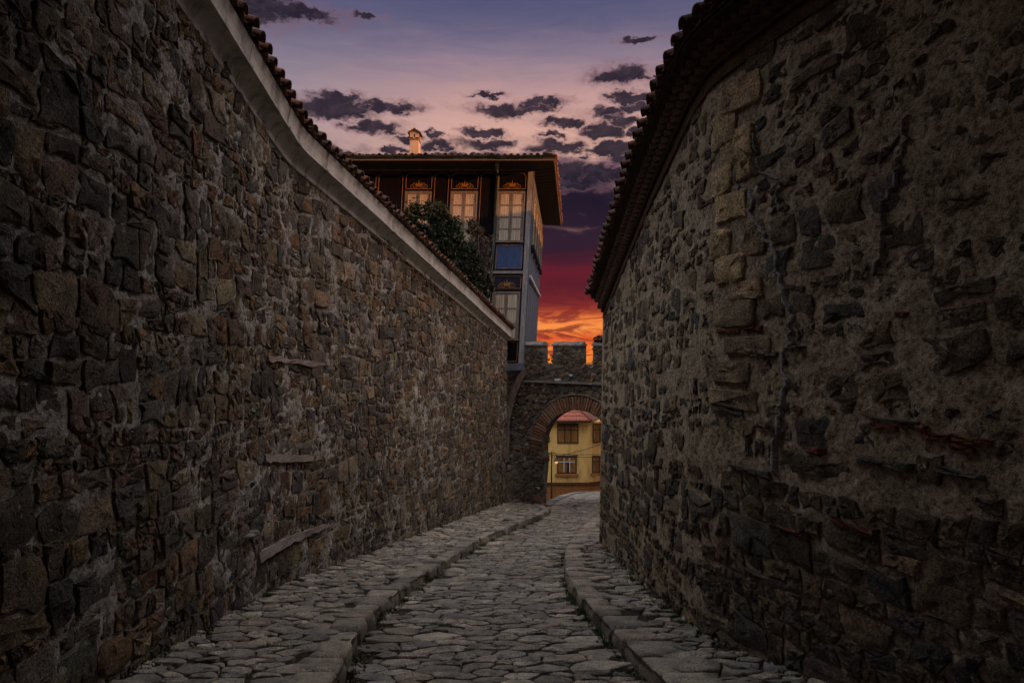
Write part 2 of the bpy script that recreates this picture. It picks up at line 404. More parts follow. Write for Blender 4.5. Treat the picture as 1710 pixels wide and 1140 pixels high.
class Path:
    """plan polyline, smoothed, with arc length; normal points to the street"""
    def __init__(s, pts, side, smooth=0.6, step=0.05):
        pts = np.asarray(pts, float); L = np.r_[0, np.cumsum(np.linalg.norm(np.diff(pts, axis=0), axis=1))]
        n = int(L[-1]/step); q = np.linspace(0, L[-1], n)
        X = np.c_[np.interp(q, L, pts[:, 0]), np.interp(q, L, pts[:, 1])]
        k = max(1, int(smooth/step)); pad = np.vstack([X[0] - (X[1]-X[0])*np.arange(k, 0, -1)[:, None], X, X[-1] + (X[-1]-X[-2])*np.arange(1, k+1)[:, None]])
        ker = np.ones(2*k+1)/(2*k+1)
        X = np.c_[np.convolve(pad[:, 0], ker, 'valid'), np.convolve(pad[:, 1], ker, 'valid')]
        s.X = X; s.L = np.r_[0, np.cumsum(np.linalg.norm(np.diff(X, axis=0), axis=1))]
        T = np.gradient(X, axis=0); T /= np.linalg.norm(T, axis=1)[:, None]
        s.T = T; s.N = np.c_[T[:, 1], -T[:, 0]]*side
        s.len = s.L[-1]
    def at(s, q):
        f = lambda A: np.c_[np.interp(q, s.L, A[:, 0]), np.interp(q, s.L, A[:, 1])]
        return f(s.X), f(s.N), f(s.T)
    def s_of_y(s, y):
        o = np.argsort(s.X[:, 1]); return np.interp(y, s.X[o, 1], s.L[o])

# ------------------------------------------------------------------ rubble packing
def pack(region, sizes, aniso=1.0, rng=RNG, inside=None, fixed=None, k=0.80):
    """dart throwing, big stones first. sizes: list of (radius, tries). returns centres and radii"""
    x0, x1, y0, y1 = region
    C = np.zeros((9000, 2)); R = np.zeros(9000); n = 0
    if fixed is not None:
        for (x, y, r) in fixed: C[n] = (x, y*aniso); R[n] = r; n += 1
    for r0, tries in sizes:
        for _ in range(tries):
            r = r0*rng.uniform(0.8, 1.2)
            p = np.array([rng.uniform(x0, x1), rng.uniform(y0, y1)])
            if inside is not None and not inside(p[0], p[1]): continue
            q = np.array([p[0], p[1]*aniso])
            if n:
                d = C[:n] - q
                if ((d*d).sum(1) < ((R[:n] + r)*k)**2).any(): continue
            C[n] = q; R[n] = r; n += 1
    return C[:n].copy(), R[:n].copy()

def cells(C, R, aniso=1.0, maxr=1.9):
    """power diagram cells as polygons (true coordinates)"""
    out = []; rm = R.max()
    for i in range(len(C)):
        c = C[i]; r = R[i]
        poly = [c + r*maxr*np.array([math.cos(t), math.sin(t)]) for t in np.linspace(0, 2*PI, 11)[:-1]]
        d = C - c; dd = (d*d).sum(1)
        nb = np.where((dd > 1e-12) & (dd < (r*maxr + rm*1.9)**2))[0]
        nb = nb[np.argsort(dd[nb])][:16]
        for j in nb:
            D = math.sqrt(dd[j]); nx, ny = d[j]/D
            off = (dd[j] + r*r - R[j]*R[j])/(2*D)
            res = []; m = len(poly)
            pv = [(p[0]-c[0])*nx + (p[1]-c[1])*ny - off for p in poly]
            if max(pv) <= 0: continue
            for a in range(m):
                b = (a+1) % m
                if pv[a] <= 0: res.append(poly[a])
                if (pv[a] < 0) != (pv[b] < 0):
                    t = pv[a]/(pv[a]-pv[b]); res.append(poly[a] + t*(poly[b]-poly[a]))
            poly = res
            if len(poly) < 3: break
        if len(poly) >= 3:
            p = np.array(poly); p[:, 1] /= aniso; out.append(p)
        else: out.append(None)
    return out

def round_poly(p, gap, n, rng, sharp=False):
    c = p.mean(0)
    d = p - c; rr = np.linalg.norm(d, axis=1)
    f = np.clip(1 - gap/np.maximum(rr, 1e-6), 0.35, 1)
    p = c + d*f[:, None]
    if sharp:
        # knocked-off corners, otherwise straight broken edges
        out = []
        m = len(p)
        for i in range(m):
            a, b, e = p[i-1], p[i], p[(i+1) % m]; k = rng.uniform(.06, .26)
            if min(np.linalg.norm(a-b), np.linalg.norm(e-b)) < .35*rr.mean(): out.append(b); continue
            out += [b + (a-b)*k, b + (e-b)*k*rng.uniform(.6, 1.4)]
        p = np.array(out)
        while len(p) < n:
            L = np.linalg.norm(np.roll(p, -1, 0) - p, axis=1); i = int(L.argmax()); t = rng.uniform(.35, .65)
            q = p[i]*(1-t) + p[(i+1) % len(p)]*t + rng.normal(0, .05*L[i], 2)
            p = np.insert(p, i+1, q, 0)
        while len(p) > n:
            L = np.linalg.norm(np.roll(p, -1, 0) - p, axis=1); p = np.delete(p, int(L.argmin()), 0)
        return p
    for _ in range(2):
        w = 0.20
        a = p*(1-w) + np.roll(p, -1, 0)*w; b = p*w + np.roll(p, -1, 0)*(1-w)
        p = np.stack([a, b], 1).reshape(-1, 2)
    per = np.r_[p, p[:1]]; L = np.r_[0, np.cumsum(np.linalg.norm(np.diff(per, axis=0), axis=1))]
    t = (np.arange(n) + rng.uniform(0, 1))/n*L[-1] % L[-1]; t.sort()
    return np.c_[np.interp(t, L, per[:, 0]), np.interp(t, L, per[:, 1])]

def stone_geo(poly, h, n, rng, gap=0.012, deep=0.07, flat=0.80, rough=0.18, sharp=False, tilt=0.12):
    """rounded stone as (a, b, d) vertices: plan a,b and height d above the bed"""
    p = round_poly(poly, gap, n, rng, sharp); c = p.mean(0); d = p - c
    size = math.sqrt(max(1e-6, np.ptp(p[:, 0])*np.ptp(p[:, 1])))
    tl = rng.normal(0, tilt, 2)
    def ring(sc, hh, jit):
        q = c + d*sc*(1 + rng.normal(0, jit, (n, 1)))
        z = hh + (q - c) @ tl*min(1.0, hh/h if h else 0) + rng.normal(0, rough*h*(hh/h if h else 0)*0.5, n)
        return np.c_[q, z]
    r0 = np.c_[p, np.full(n, -deep)]
    r1 = ring(0.985, h*(0.72 if sharp else 0.5), 0.02); r2 = ring(flat, h*0.97, 0.035); r3 = ring(flat*0.52, h*1.05, 0.09)
    r3[:, 2] += rng.normal(0, min(.008, .05*size), n)
    ce = np.array([[c[0], c[1], h*(1.04 + rng.normal(0, rough*0.4))]])
    V = np.vstack([r0, r1, r2, r3, ce])
    Fc = [(k*n+i, k*n+(i+1) % n, (k+1)*n+(i+1) % n, (k+1)*n+i) for k in range(3) for i in range(n)]
    Fc += [(3*n+i, 3*n+(i+1) % n, 4*n) for i in range(n)]
    return V, Fc

def courses(s0, s1, z0, z1, hs, seed, rng, amp=.10, wf=(.75, 1.9), slope=0.0):
    """rough courses: wavy bed joints, upright joints at uneven spacing; thick places get two stones. Returns polygons"""
    out = []; zs = [z0]
    while zs[-1] < z1: zs.append(zs[-1] + rng.choice(hs)*rng.uniform(.85, 1.15))
    Gs = np.arange(s0-.5, s1+1.0, .04)
    def bedrow(k):
        s = Gs; return zs[k] + slope*(s-s0) + amp*vnoise(np.stack([s*.55, 0*s+k*7.7, 0*s], -1), seed) + .03*vnoise(np.stack([s*2.7, 0*s+k*3.1, 0*s], -1), seed+1)
    rows = [list(map(float, bedrow(k))) for k in range(len(zs))]
    def bed(k, x):
        t = (x - Gs[0])/.04; i = min(max(int(t), 0), len(Gs)-2); f = t - i; r = rows[k]; return r[i]*(1-f) + r[i+1]*f
    def poly(a0, a1, b0, b1, lo, hi):
        # lo, hi: functions of s; a0,b0 bottom left/right, a1,b1 top left/right
        bm, tm = (a0+b0)/2, (a1+b1)/2
        p = [(a0, lo(a0)), (bm, lo(bm)), (b0, lo(b0)), ((b0+b1)/2, (lo(b0)+hi(b1))/2), (b1, hi(b1)), (tm, hi(tm)), (a1, hi(a1)), ((a0+a1)/2, (lo(a0)+hi(a1))/2)]
        p = np.array(p, float); sz = math.sqrt(abs((b0-a0)*(p[5, 1]-p[1, 1]))+1e-6)
        return p + rng.normal(0, .085*sz, p.shape)
    for k in range(len(zs)-1):
        s = s0 + rng.uniform(0, .2); tl = rng.normal(0, .02)
        while s < s1:
            th = float(bed(k+1, s) - bed(k, s))
            if th < .045: s += .12; continue
            w = np.clip(th, .10, .34)*rng.uniform(*wf)
            tr = rng.normal(0, .035); lo = lambda x: float(bed(k, x)); hi = lambda x: float(bed(k+1, x))
            if th > .34 or (th > .22 and rng.random() < .22):
                f = rng.uniform(.35, .65); mid = lambda x, f=f: lo(x)*(1-f) + hi(x)*f
                if rng.random() < .5: out += [poly(s, s+tl*f, s+w, s+w+tr*f, lo, mid), poly(s+tl*f, s+tl, s+w+tr*f, s+w+tr, mid, hi)]
                else:
                    m = s + w*rng.uniform(.35, .65); out += [poly(s, s+tl*f, s+w, s+w+tr*f, lo, mid), poly(s+tl*f, s+tl, m, m, mid, hi), poly(m, m, s+w+tr*f, s+w+tr, mid, hi)]
            else: out.append(poly(s, s+tl, s+w, s+w+tr, lo, hi))
            s += w; tl = tr
    return out

def screen_area(V):
    """rough size of a piece in the picture, 0 when outside the frame"""
    y = np.maximum(V[:, 1], 0.05)
    u = 855 + F*V[:, 0]/y; v = 570 - F*(V[:, 2]-CAMH)/y
    if V[:, 1].min() < 0.3 or u.max() < -10 or u.min() > 1720 or v.max() < -10 or v.min() > 1150: return 0.0
    du = min(u.max(), 1710) - max(u.min(), 0); dv = min(v.max(), 1140) - max(v.min(), 0)
    return max(du, 0)*max(dv, 0)

def lay(parent, items, mat, name, rest_name, limit=300, smooth=True):
    """items: (V, F, tint). The largest in view become parts of their own, the rest one part"""
    A = [screen_area(V) for V, _, _ in items]
    order = np.argsort(A)[::-1]
    solo = [i for i in order[:limit] if A[i] > 0]
    for i in solo:
        V, Fc, t = items[i]; put(name, V, Fc, mat, parent, t, smooth)
    ss = set(solo); rest = [items[i] for i in range(len(items)) if i not in ss]
    if rest:
        Vs = []; Fs = []; Ts = []; n = 0
        for V, Fc, t in rest:
            Vs.append(V); Fs += [tuple(k+n for k in f) for f in Fc]; Ts.append(np.repeat(np.asarray(t)[None], len(V), 0)); n += len(V)
        o = put(rest_name, np.vstack(Vs), Fs, mat, parent, np.vstack(Ts), smooth); o['kind'] = 'stuff'
    return solo

def pick(pal, rng=RNG):
    c = np.array(pal[rng.integers(len(pal))]); k = .014 if pal is COBBLES else .035
    return np.clip(c*rng.uniform(0.7, 1.25)*(1 + rng.normal(0, k, 3)), 0.01, 0.8)

RUBBLE = [(.165, .128, .09), (.14, .112, .085), (.13, .114, .096), (.20, .145, .09), (.15, .13, .106), (.108, .096, .086), (.23, .175, .115), (.19, .12, .07), (.135, .124, .114), (.16, .122, .086), (.27, .215, .15)]
RUBBLE_DK = [(.155, .118, .08), (.128, .106, .085), (.18, .13, .082), (.112, .10, .088), (.165, .126, .088), (.215, .158, .098), (.14, .11, .08)]
COBBLES = [(.29, .26, .212), (.235, .215, .18), (.335, .295, .238), (.25, .233, .204), (.30, .252, .195), (.20, .186, .166), (.39, .345, .28)]

def grid_mesh(ns, nt, fn):
    s = np.linspace(0, 1, ns); t = np.linspace(0, 1, nt); SS, TT = np.meshgrid(s, t, indexing='ij')
    V = fn(SS.ravel(), TT.ravel())
    idx = np.arange(ns*nt).reshape(ns, nt)
    Fc = np.stack([idx[:-1, :-1], idx[1:, :-1], idx[1:, 1:], idx[:-1, 1:]], -1).reshape(-1, 4)
    return V, [tuple(map(int, f)) for f in Fc]

# ================================================================== STREET: terrain, road, pavements
def kerbL(y): return np.interp(y, [0, 5.0, 6.84, 8.0, 9.2, 11.4, 13.9, 17, 20, 21.6, 23], [-1.30, -1.30, -1.50, -1.46, -1.33, -1.02, -.67, .05, .85, 1.20, 1.30])
def kerbR(y): return np.interp(y, [0, 4.6, 5.6, 6.84, 8.55, 10, 11.4, 13, 15, 18, 20, 24], [1.30, 1.20, 1.06, .93, .79, .78, .88, 1.05, 1.40, 2.05, 2.45, 3.4])
WL = Path([(-2.95, 1.0), (-2.95, 5.0), (-2.97, 8.95), (-0.2, 24.0)], 1, 0.25)
WR = Path([(1.70, 13.2), (1.70, 8.5), (1.76, 6.55), (2.18, 5.24), (2.98, 3.1), (4.0, 0.4)], 1, 0.45)
ROADDROP = 0.15

def terrain():
    ys = np.r_[np.linspace(-1500, -60, 12), np.linspace(-50, 0, 11), np.linspace(2, 24, 12), np.linspace(25, 66, 22), np.linspace(80, 300, 8), np.linspace(400, 1500, 8)]
    xs = np.r_[np.linspace(-1500, -40, 10), np.linspace(-30, 30, 25), np.linspace(40, 1500, 10)]
    V = []
    for x in xs:
        for y in ys:
            z = float(zg(min(max(y, -60), 66))) - 0.30
            if y > 24: z -= 2.6*min(1, (y-24)/3.0)
            r = math.hypot(x, y)
            if r > 90: z -= (r-90)*0.055
            V.append((x, y, z))
    n = len(ys); Fc = [(i*n+j, (i+1)*n+j, (i+1)*n+j+1, i*n+j+1) for i in range(len(xs)-1) for j in range(n-1)]
    tag(put('terrain', V, Fc, M['soil'], origin=(0, 0, 0)), 'bare brown hillside ground under the whole quarter', 'ground', None, 'structure')
terrain()

def beds():
    # road bed: earth between the stones, from behind the viewer to the bend beyond the gate
    def fn(s, t):
        y = -6 + s*70.0
        xl = np.where(y < 23, kerbL(np.maximum(y, 0)), np.interp(y, [23, 31.8, 43.6, 52.8, 59, 64], [1.3, 2.15, 3.67, 5.25, 7.3, 9.5])) - 0.02
        xr = np.where(y < 22, kerbR(np.maximum(y, 0)), np.interp(y, [22, 31, 43, 52, 58, 64], [3.1, 6.5, 10, 13, 15, 17])) + 0.05
        x = xl + (xr-xl)*t
        z = zg(y) - ROADDROP + 0.012*fbm(np.c_[x*6, y*6, 0*x], 3) - 0.004
        return np.c_[x, y, z]
    V, Fc = grid_mesh(900, 40, fn)
    road = tag(put('road', V, Fc, M['joint_earth'], None, None, True, (0, 5, -1)), 'cobbled road running downhill between the two kerbs to the gate', 'road', None, 'structure')
    def fl(s, t):
        y = -4 + s*27.2
        X, N, T = WL.at(WL.s_of_y(np.clip(y, 1.0, 24)))
        x1 = kerbL(np.maximum(y, 0)); x0 = np.minimum(X[:, 0] - 0.15, x1 - .3); x = x0 + (x1-x0)*t
        z = zg(y) + 0.014*fbm(np.c_[x*6, y*6, 0*x], 5) - 0.012 + 0.10*(1-t)*np.clip((y-6)/16, 0, 1)
        return np.c_[x, y, z]
    V, Fc = grid_mesh(500, 30, fl)
    left = tag(put('pavement', V, Fc, M['joint_earth'], None, None, True, (-2, 5, -1)), 'raised stone pavement with kerb at the foot of the left wall', 'pavement', None, 'structure')
    def fr(s, t):
        y = -4 + s*28
        X, N, T = WR.at(WR.s_of_y(np.clip(y, 0.5, 13.2)))
        x0 = kerbR(np.maximum(y, 0)); x1 = np.where(y < 13.2, X[:, 0] + 0.2, np.maximum(x0+.5, 4.0)); x = x0 + (x1-x0)*t
        z = zg(y) + 0.012*fbm(np.c_[x*6, y*6, 0*x], 6) - 0.012
        return np.c_[x, y, z]
    V, Fc = grid_mesh(500, 24, fr)
    right = tag(put('pavement', V, Fc, M['joint_earth'], None, None, True, (2, 5, -1)), 'narrow raised pavement with large kerb stones along the right building', 'pavement', None, 'structure')
    return road, left, right
ROAD, PAVL, PAVR = beds()

def wob(V): return V
def ground_stones(parent, C, R, aniso, zoff, hr, n, pal, mat, name, rest, keep, limit, gap=0.012, tilt=0.04, cross=None, sharp=False):
    items = []
    for i, p in enumerate(cells(C, R, aniso)):
        if p is None: continue
        c = p.mean(0)
        if not keep(c[0], c[1]): continue
        V, Fc = stone_geo(p, RNG.uniform(*hr), n if c[1] < 14 else 8, RNG, gap=gap*min(1, R[i]/0.09), flat=RNG.uniform(.88, .96), rough=0.3, tilt=tilt, sharp=sharp or RNG.random() < .85)
        z = zg(V[:, 1]) + zoff + V[:, 2]
        if cross is not None: z = z + cross(V[:, 0], V[:, 1])
        W = np.c_[V[:, 0], V[:, 1], z]
        items.append((W, Fc, pick(pal)))
    lay(parent, items, mat, name, rest, limit)

def road_stones():
    fixed = []
    y = 3.6
    while y < 23:                                   # the spine of larger stones along the crown of the road
        xc = kerbL(y)*0.52 + kerbR(y)*0.48 + random.uniform(-.03, .03); L = random.uniform(.16, .28)
        fixed.append((xc, y, random.uniform(.125, .15))); y += L
    ins = lambda x, y: (kerbL(y)+.05 < x < kerbR(y)-.03) if y < 22.5 else True
    C, R = pack((-1.6, 3.6, 3.4, 24.5), [(.20, 420), (.165, 1500), (.13, 3000), (.095, 4500), (.06, 4500)], 1.6, RNG, ins, fixed, 0.80)
    ground_stones(ROAD, C, R, 1.6, -ROADDROP, (.010, .026), 14, COBBLES, M['cobble'], 'cobblestone', 'cobblestones',
                  lambda x, y: ins(x, y), 300, 0.010)
    # beyond the gate, smaller in the picture
    fr = lambda y: np.interp(y, [24, 31.8, 43.6, 52.8, 59, 64], [1.3, 2.2, 3.75, 5.35, 7.4, 9.6])
    C, R = pack((1.2, 9.0, 24.2, 62), [(.34, 2500), (.24, 3500)], 1.7, RNG, lambda x, y: fr(y) < x < .165*y + .2, None, 0.8)
    ground_stones(ROAD, C, R, 1.7, -ROADDROP, (.02, .05), 7, COBBLES, M['cobble'], 'cobblestone', 'far_cobblestones', lambda x, y: True, 0, 0.02)
road_stones()

def kerb(parent, fx, y0, y1, side, wid, lens, name='kerb_stone'):
    items = []; y = y0
    while y < y1:
        L = random.uniform(*lens)*(1.0 if y > 7 else 1.25); ya, yb = y + .012, y + L - .012
        w = random.uniform(*wid)*(1.15 if y < 7 else 1)
        xa, xb = float(fx(ya)), float(fx(yb)); j = random.uniform(-.02, .02); hh = random.uniform(-.012, .022)
        n = 4
        # closed loop of the top outline, street edge first
        e = [(xa + (xb-xa)*t + j + random.uniform(-.012, .012), ya + (yb-ya)*t) for t in np.linspace(0, 1, n)]
        b = [(xa + (xb-xa)*t + j + side*w*random.uniform(.85, 1.08), ya + (yb-ya)*t + random.uniform(-.015, .015)) for t in np.linspace(1, 0, n)]
        p = np.array(e + b); c = p.mean(0)
        rows = []
        for sc, z in ((1.0, -ROADDROP-.07), (1.03, -ROADDROP*.45), (.985, -.03), (.90, .012), (.5, .02)):
            q = c + (p-c)*sc; q = q + RNG.normal(0, .006, q.shape)
            rows.append(np.c_[q, zg(q[:, 1]) + z + hh*(1 if z > -.1 else 0) + RNG.normal(0, .005, len(q))])
        m = len(p); V = np.vstack(rows + [[[c[0], c[1], float(zg(c[1])) + .02 + hh]]])
        Fc = [(k*m+i, k*m+(i+1) % m, (k+1)*m+(i+1) % m, (k+1)*m+i) for k in range(4) for i in range(m)] + [(4*m+i, 4*m+(i+1) % m, 5*m) for i in range(m)]
        if side < 0: Fc = [f[::-1] for f in Fc]
        items.append((V, Fc, pick(COBBLES)))
        y += L
    lay(parent, items, M['cobble'], name, 'kerb_stones', 300)
kerb(PAVL, kerbL, 3.4, 22.6, -1, (.24, .36), (.26, .5))
kerb(PAVR, kerbR, 3.6, 20.0, 1, (.26, .40), (.26, .44))

crossL = lambda x, y: 0.10*np.clip((kerbL(y)-x)/2.0, 0, 1)*np.clip((y-6)/16, 0, 1)
insL = lambda x, y: (np.interp(y, [1, 8.6, 10.2, 24], [-2.98, -2.97, -2.65, -.22]) - .05 < x < kerbL(y) - .30) and y < 24.6 - .62*(x+.15)
C, R = pack((-3.1, 1.2, 3.4, 24.4), [(.17, 120), (.14, 800), (.11, 2600), (.08, 3500), (.055, 2500)], 1.55, RNG, insL, None, 0.8)
ground_stones(PAVL, C, R, 1.55, 0.0, (.012, .032), 13, COBBLES, M['cobble'], 'paving_stone', 'paving_stones', insL, 250, 0.011, 0.05, crossL)
insR = lambda x, y: kerbR(y) + .36 < x < np.interp(y, [0.4, 3.1, 5.24, 6.55, 8.5, 13.2, 13.3, 20], [4.0, 2.98, 2.18, 1.76, 1.72, 1.73, 3.4, 3.6]) + .04
C, R = pack((1.0, 3.5, 3.4, 18), [(.17, 100), (.13, 700), (.10, 2000), (.075, 2500), (.05, 1500)], 1.5, RNG, insR, None, 0.8)
ground_stones(PAVR, C, R, 1.5, 0.0, (.012, .035), 11, COBBLES, M['cobble'], 'paving_stone', 'paving_stones', insR, 200, 0.014, 0.06)

# low retaining edge on the far side of the road beyond the gate
def far_edge():
    ys = np.array([25.2, 28, 31.8, 36, 40, 43.6, 48, 52.8, 56, 59, 61.5]); xs = np.interp(ys, [23, 31.8, 43.6, 52.8, 59, 64], [1.25, 2.12, 3.67, 5.25, 7.3, 9.5])
    k = 0
    for a in range(len(ys)-1):
        m = 3
        for j in range(m):
            y0 = ys[a] + (ys[a+1]-ys[a])*j/m + .02; y1 = ys[a] + (ys[a+1]-ys[a])*(j+1)/m - .02
            x0 = np.interp(y0, ys, xs); x1 = np.interp(y1, ys, xs); h = random.uniform(-.07, -.01); w = .42
            z0 = float(zg(y0)); z1 = float(zg(y1))
            base = [(x0-w, y0, z0-3.2), (x0, y0, z0-.3), (x1, y1, z1-.3), (x1-w, y1, z1-3.2)]
            top = [(x0-w, y0, z0+h), (x0, y0, z0+h), (x1, y1, z1+h), (x1-w, y1, z1+h)]
            mb = MB(); mb.prism(base, top); mb.build('edge_stone', M['pale_stone'], ROAD)
far_edge()

# ================================================================== rubble walls
def wall_sz(path, u, v, d=0.0):
    k = (u - 855)/F; X = path.X + path.N*d
    f = X[:, 0] - k*X[:, 1]; i = int(np.argmin(np.abs(f) + (X[:, 1] < 0.5)*99))
    return path.L[i], CAMH + (570 - v)/F*X[i, 1]

def wall_map(path, batter=0.0):
    def fn(V):
        X, N, T = path.at(V[:, 0])
        d = V[:, 2] - batter*(V[:, 1] - zg(X[:, 1]))
        return np.c_[X + N*d[:, None], V[:, 1]]
    return fn

def core(parent, path, s0, s1, zlo, zhi, mat, fmap, res, amp, level, seed, name='mortar', lowf=0.9):
    ns = int((s1-s0)/res); nt = int(6.2/res)
    def fn(s, t):
        ss = s0 + (s1-s0)*s; lo = zlo(ss); hi = zhi(ss); z = lo + (hi-lo)*t
        p = np.c_[ss, z, 0*ss]
        d = amp*(lowf*fbm(p*3.3, seed, 3) + 0.85*fbm(p*13.0, seed+5, 3, 0.65)) + level(ss, z)
        return fmap(np.c_[ss, z, d])
    V, Fc = grid_mesh(ns, nt, fn)
    return put(name, V, Fc, mat, parent, None, True)

def rubble(parent, C, R, aniso, fmap, hfun, pal, n, keep, limit, gap, name='stone', rest='stones', extra=(), sharp=False, flat=(.84, .95), tilt=.10):
    items = list(extra)
    if R is None: polys = C; R = [.5*math.sqrt(np.ptp(p[:, 0])*np.ptp(p[:, 1])) for p in C]
    else: polys = cells(C, R, aniso)
    for i, p in enumerate(polys):
        if p is None: continue
        c = p.mean(0)
        if not keep(c[0], c[1]): continue
        V, Fc = stone_geo(p, hfun(c[0], c[1], R[i]), n, RNG, gap=gap*RNG.uniform(.5, 1.7)*min(1.3, R[i]/.1), flat=RNG.uniform(*flat), rough=.3, tilt=tilt, sharp=sharp or RNG.random() < .92)
        items.append((fmap(V), Fc, pick(pal)))
    lay(parent, items, M['rubble'], name, rest, limit, 'crease')

def rect_stone(path, fmap, u0, v0, u1, v1, h, tint, n=14):
    s0, za = wall_sz(path, (u0+u1)/2, v0); _, zb = wall_sz(path, (u0+u1)/2, v1)
    a, _ = wall_sz(path, u0, v0); b, _ = wall_sz(path, u1, v0)
    lo, hi = min(a, b), max(a, b)
    p = np.array([(lo, zb), ((lo+hi)/2, zb), (hi, zb), (hi, (za+zb)/2), (hi, za), ((lo+hi)/2, za), (lo, za), (lo, (za+zb)/2)])
    p = p + RNG.normal(0, .006, p.shape)
    V, Fc = stone_geo(p, h, n, RNG, gap=.004, flat=.9, rough=.25, sharp=True, tilt=.03)
    return (fmap(V), Fc, np.array(tint)*RNG.uniform(.85, 1.15)), (lo, hi, zb, za)

# ------------------------------------------------------------------ left wall
LW = thing('stone_wall', (-2.95, 6, -1.1), 'long rubble stone wall with white coved cornice and tile coping, left of the street', 'wall')
mapL = wall_map(WL, 0.0)
ztopL = lambda y: np.interp(y, [1, 6.03, 8.9, 24.5], [5.6, 4.66, 4.05, 1.55])
def zloL(s): X, _, _ = WL.at(s); return zg(X[:, 1]) - .25
def zhiL(s): X, _, _ = WL.at(s); return ztopL(X[:, 1]) + .12
core(LW, WL, 0.6, WL.len, zloL, zhiL, M['lime_mortar'], mapL, 0.03, 0.0165, lambda s, z: 0*s + .008 + .011*vnoise(np.c_[s*.45, z*.45, 0*s], 77), 21)
def left_stones():
    yS = lambda s: float(np.interp(s, WL.L, WL.X[:, 1]))
    ins = lambda s, z: float(zg(yS(s))) - .12 < z < float(ztopL(yS(s))) + .02
    fixed = []
    polys = courses(2.0, WL.len-.05, -4.6, 5.6, [.10, .14, .18, .22, .27], 301, RNG, .21, (.5, 1.5), -.06)
    polys = [p for p in polys if not any(abs(p[:, 0].mean()-s) < r+.04 and abs(p[:, 1].mean()-z) < r+.03 for s, z, r in fixed)]
    for (s, z, r) in fixed:
        polys.append(np.array([(s + r*1.08*math.cos(a)*(1+.1*RNG.normal()), z + r*math.sin(a)*(1+.1*RNG.normal())) for a in np.linspace(0, 2*PI, 9)[:-1]]))
    hf = lambda s, z, r: RNG.uniform(.016, .036)*(1.15 if r > .14 else 1) if r > .06 else RNG.uniform(.010, .028)
    rubble(LW, polys, None, 1.1, mapL, hf, RUBBLE, 14, ins, 300, .012, tilt=.035)
left_stones()
def left_timbers():
    for (u0, v0, u1, v1, hgt, out) in [(424, 932, 542, 877, .10, .075), (436, 766, 535, 764, .10, .065), (442, 598, 548, 609, .065, .065)]:
        a, za = wall_sz(WL, u0, v0); b, zb = wall_sz(WL, u1, v1)
        n = 16; t = np.linspace(0, 1, n); rows = []
        for k in range(n):
            s = a + (b-a)*t[k]; z = za + (zb-za)*t[k]; w = RNG.normal(0, .010, 4); tp = 1 - .5*max(0, t[k]-.7)/.3; hgt_ = hgt*tp
            rows.append([(s, z-hgt_/2+w[0], -.05), (s, z-hgt_/2+w[1], out*tp+w[2]*.6), (s, z+hgt_/2+w[2], out*.8*tp+w[3]*.6), (s, z+hgt_/2+w[3], -.05)])
        V = mapL(np.array(rows).reshape(-1, 3))
        Fc = [(i*4+j, i*4+(j+1) % 4, (i+1)*4+(j+1) % 4, (i+1)*4+j) for i in range(n-1) for j in range(4)] + [(3, 2, 1, 0), tuple((n-1)*4+j for j in range(4))]
        put('timber_beam', V, Fc, M['weathered_timber'], LW)
    s, z = wall_sz(WL, 408, 893)                      # pale slab on the little ledge
    for ds, dz, w in ((-.05, .0, .075), (.07, .012, .06)):
        V, Fc = stone_geo(np.array([(s+ds-w, z+dz-.02), (s+ds+w, z+dz-.02), (s+ds+w, z+dz+.02), (s+ds-w, z+dz+.02)]), .12, 10, RNG, gap=.002, sharp=True)
        put('stone', mapL(V), Fc, M['pale_stone'], LW, (.5, .5, .5), True)
left_timbers()

def sweep(path, ss, prof, zf, inward=None):
    """profile (out, up) along a path; returns V, F"""
    X, N, T = path.at(ss); z = zf(X[:, 1]); m = len(prof); V = []
    for i in range(len(ss)):
        for (o, h) in prof: V.append((X[i, 0]+N[i, 0]*o, X[i, 1]+N[i, 1]*o, z[i]+h))
    Fc = [(i*m+j, (i+1)*m+j, (i+1)*m+j+1, i*m+j+1) for i in range(len(ss)-1) for j in range(m-1)]
    Fc += [tuple(range(m)), tuple(range((len(ss)-1)*m, len(ss)*m))[::-1]]
    return V, Fc

def left_cornice():
    cove = [(-.10, -.06), (.035, -.06), (.045, -.035), (.035, -.012)] + [(.035 + .145*(1-math.cos(a)), -.012 + .145*math.sin(a)) for a in np.linspace(0.12, PI/2*.98, 9)] + \
           [(.215, .136), (.218, .165), (.18, .180), (.195, .30), (.225, .405), (.10, .41), (-.45, .41), (-.45, -.06)]
    s = WL.s_of_y(3.0) if False else 1.0; end = WL.len + .05
    while s < end - .1:
        L = random.uniform(1.15, 1.6); e = min(s + L, end)
        if end - e < .5: e = end
        j = random.uniform(-.009, .009)
        V, Fc = sweep(WL, np.linspace(s+.004, e-.004, max(4, int((e-s)/.12))), [(o+(j if o > 0 else 0), h) for o, h in cove], ztopL)
        put('cornice_block', V, Fc, M['cornice_plaster'], LW)
        s = e
left_cornice()

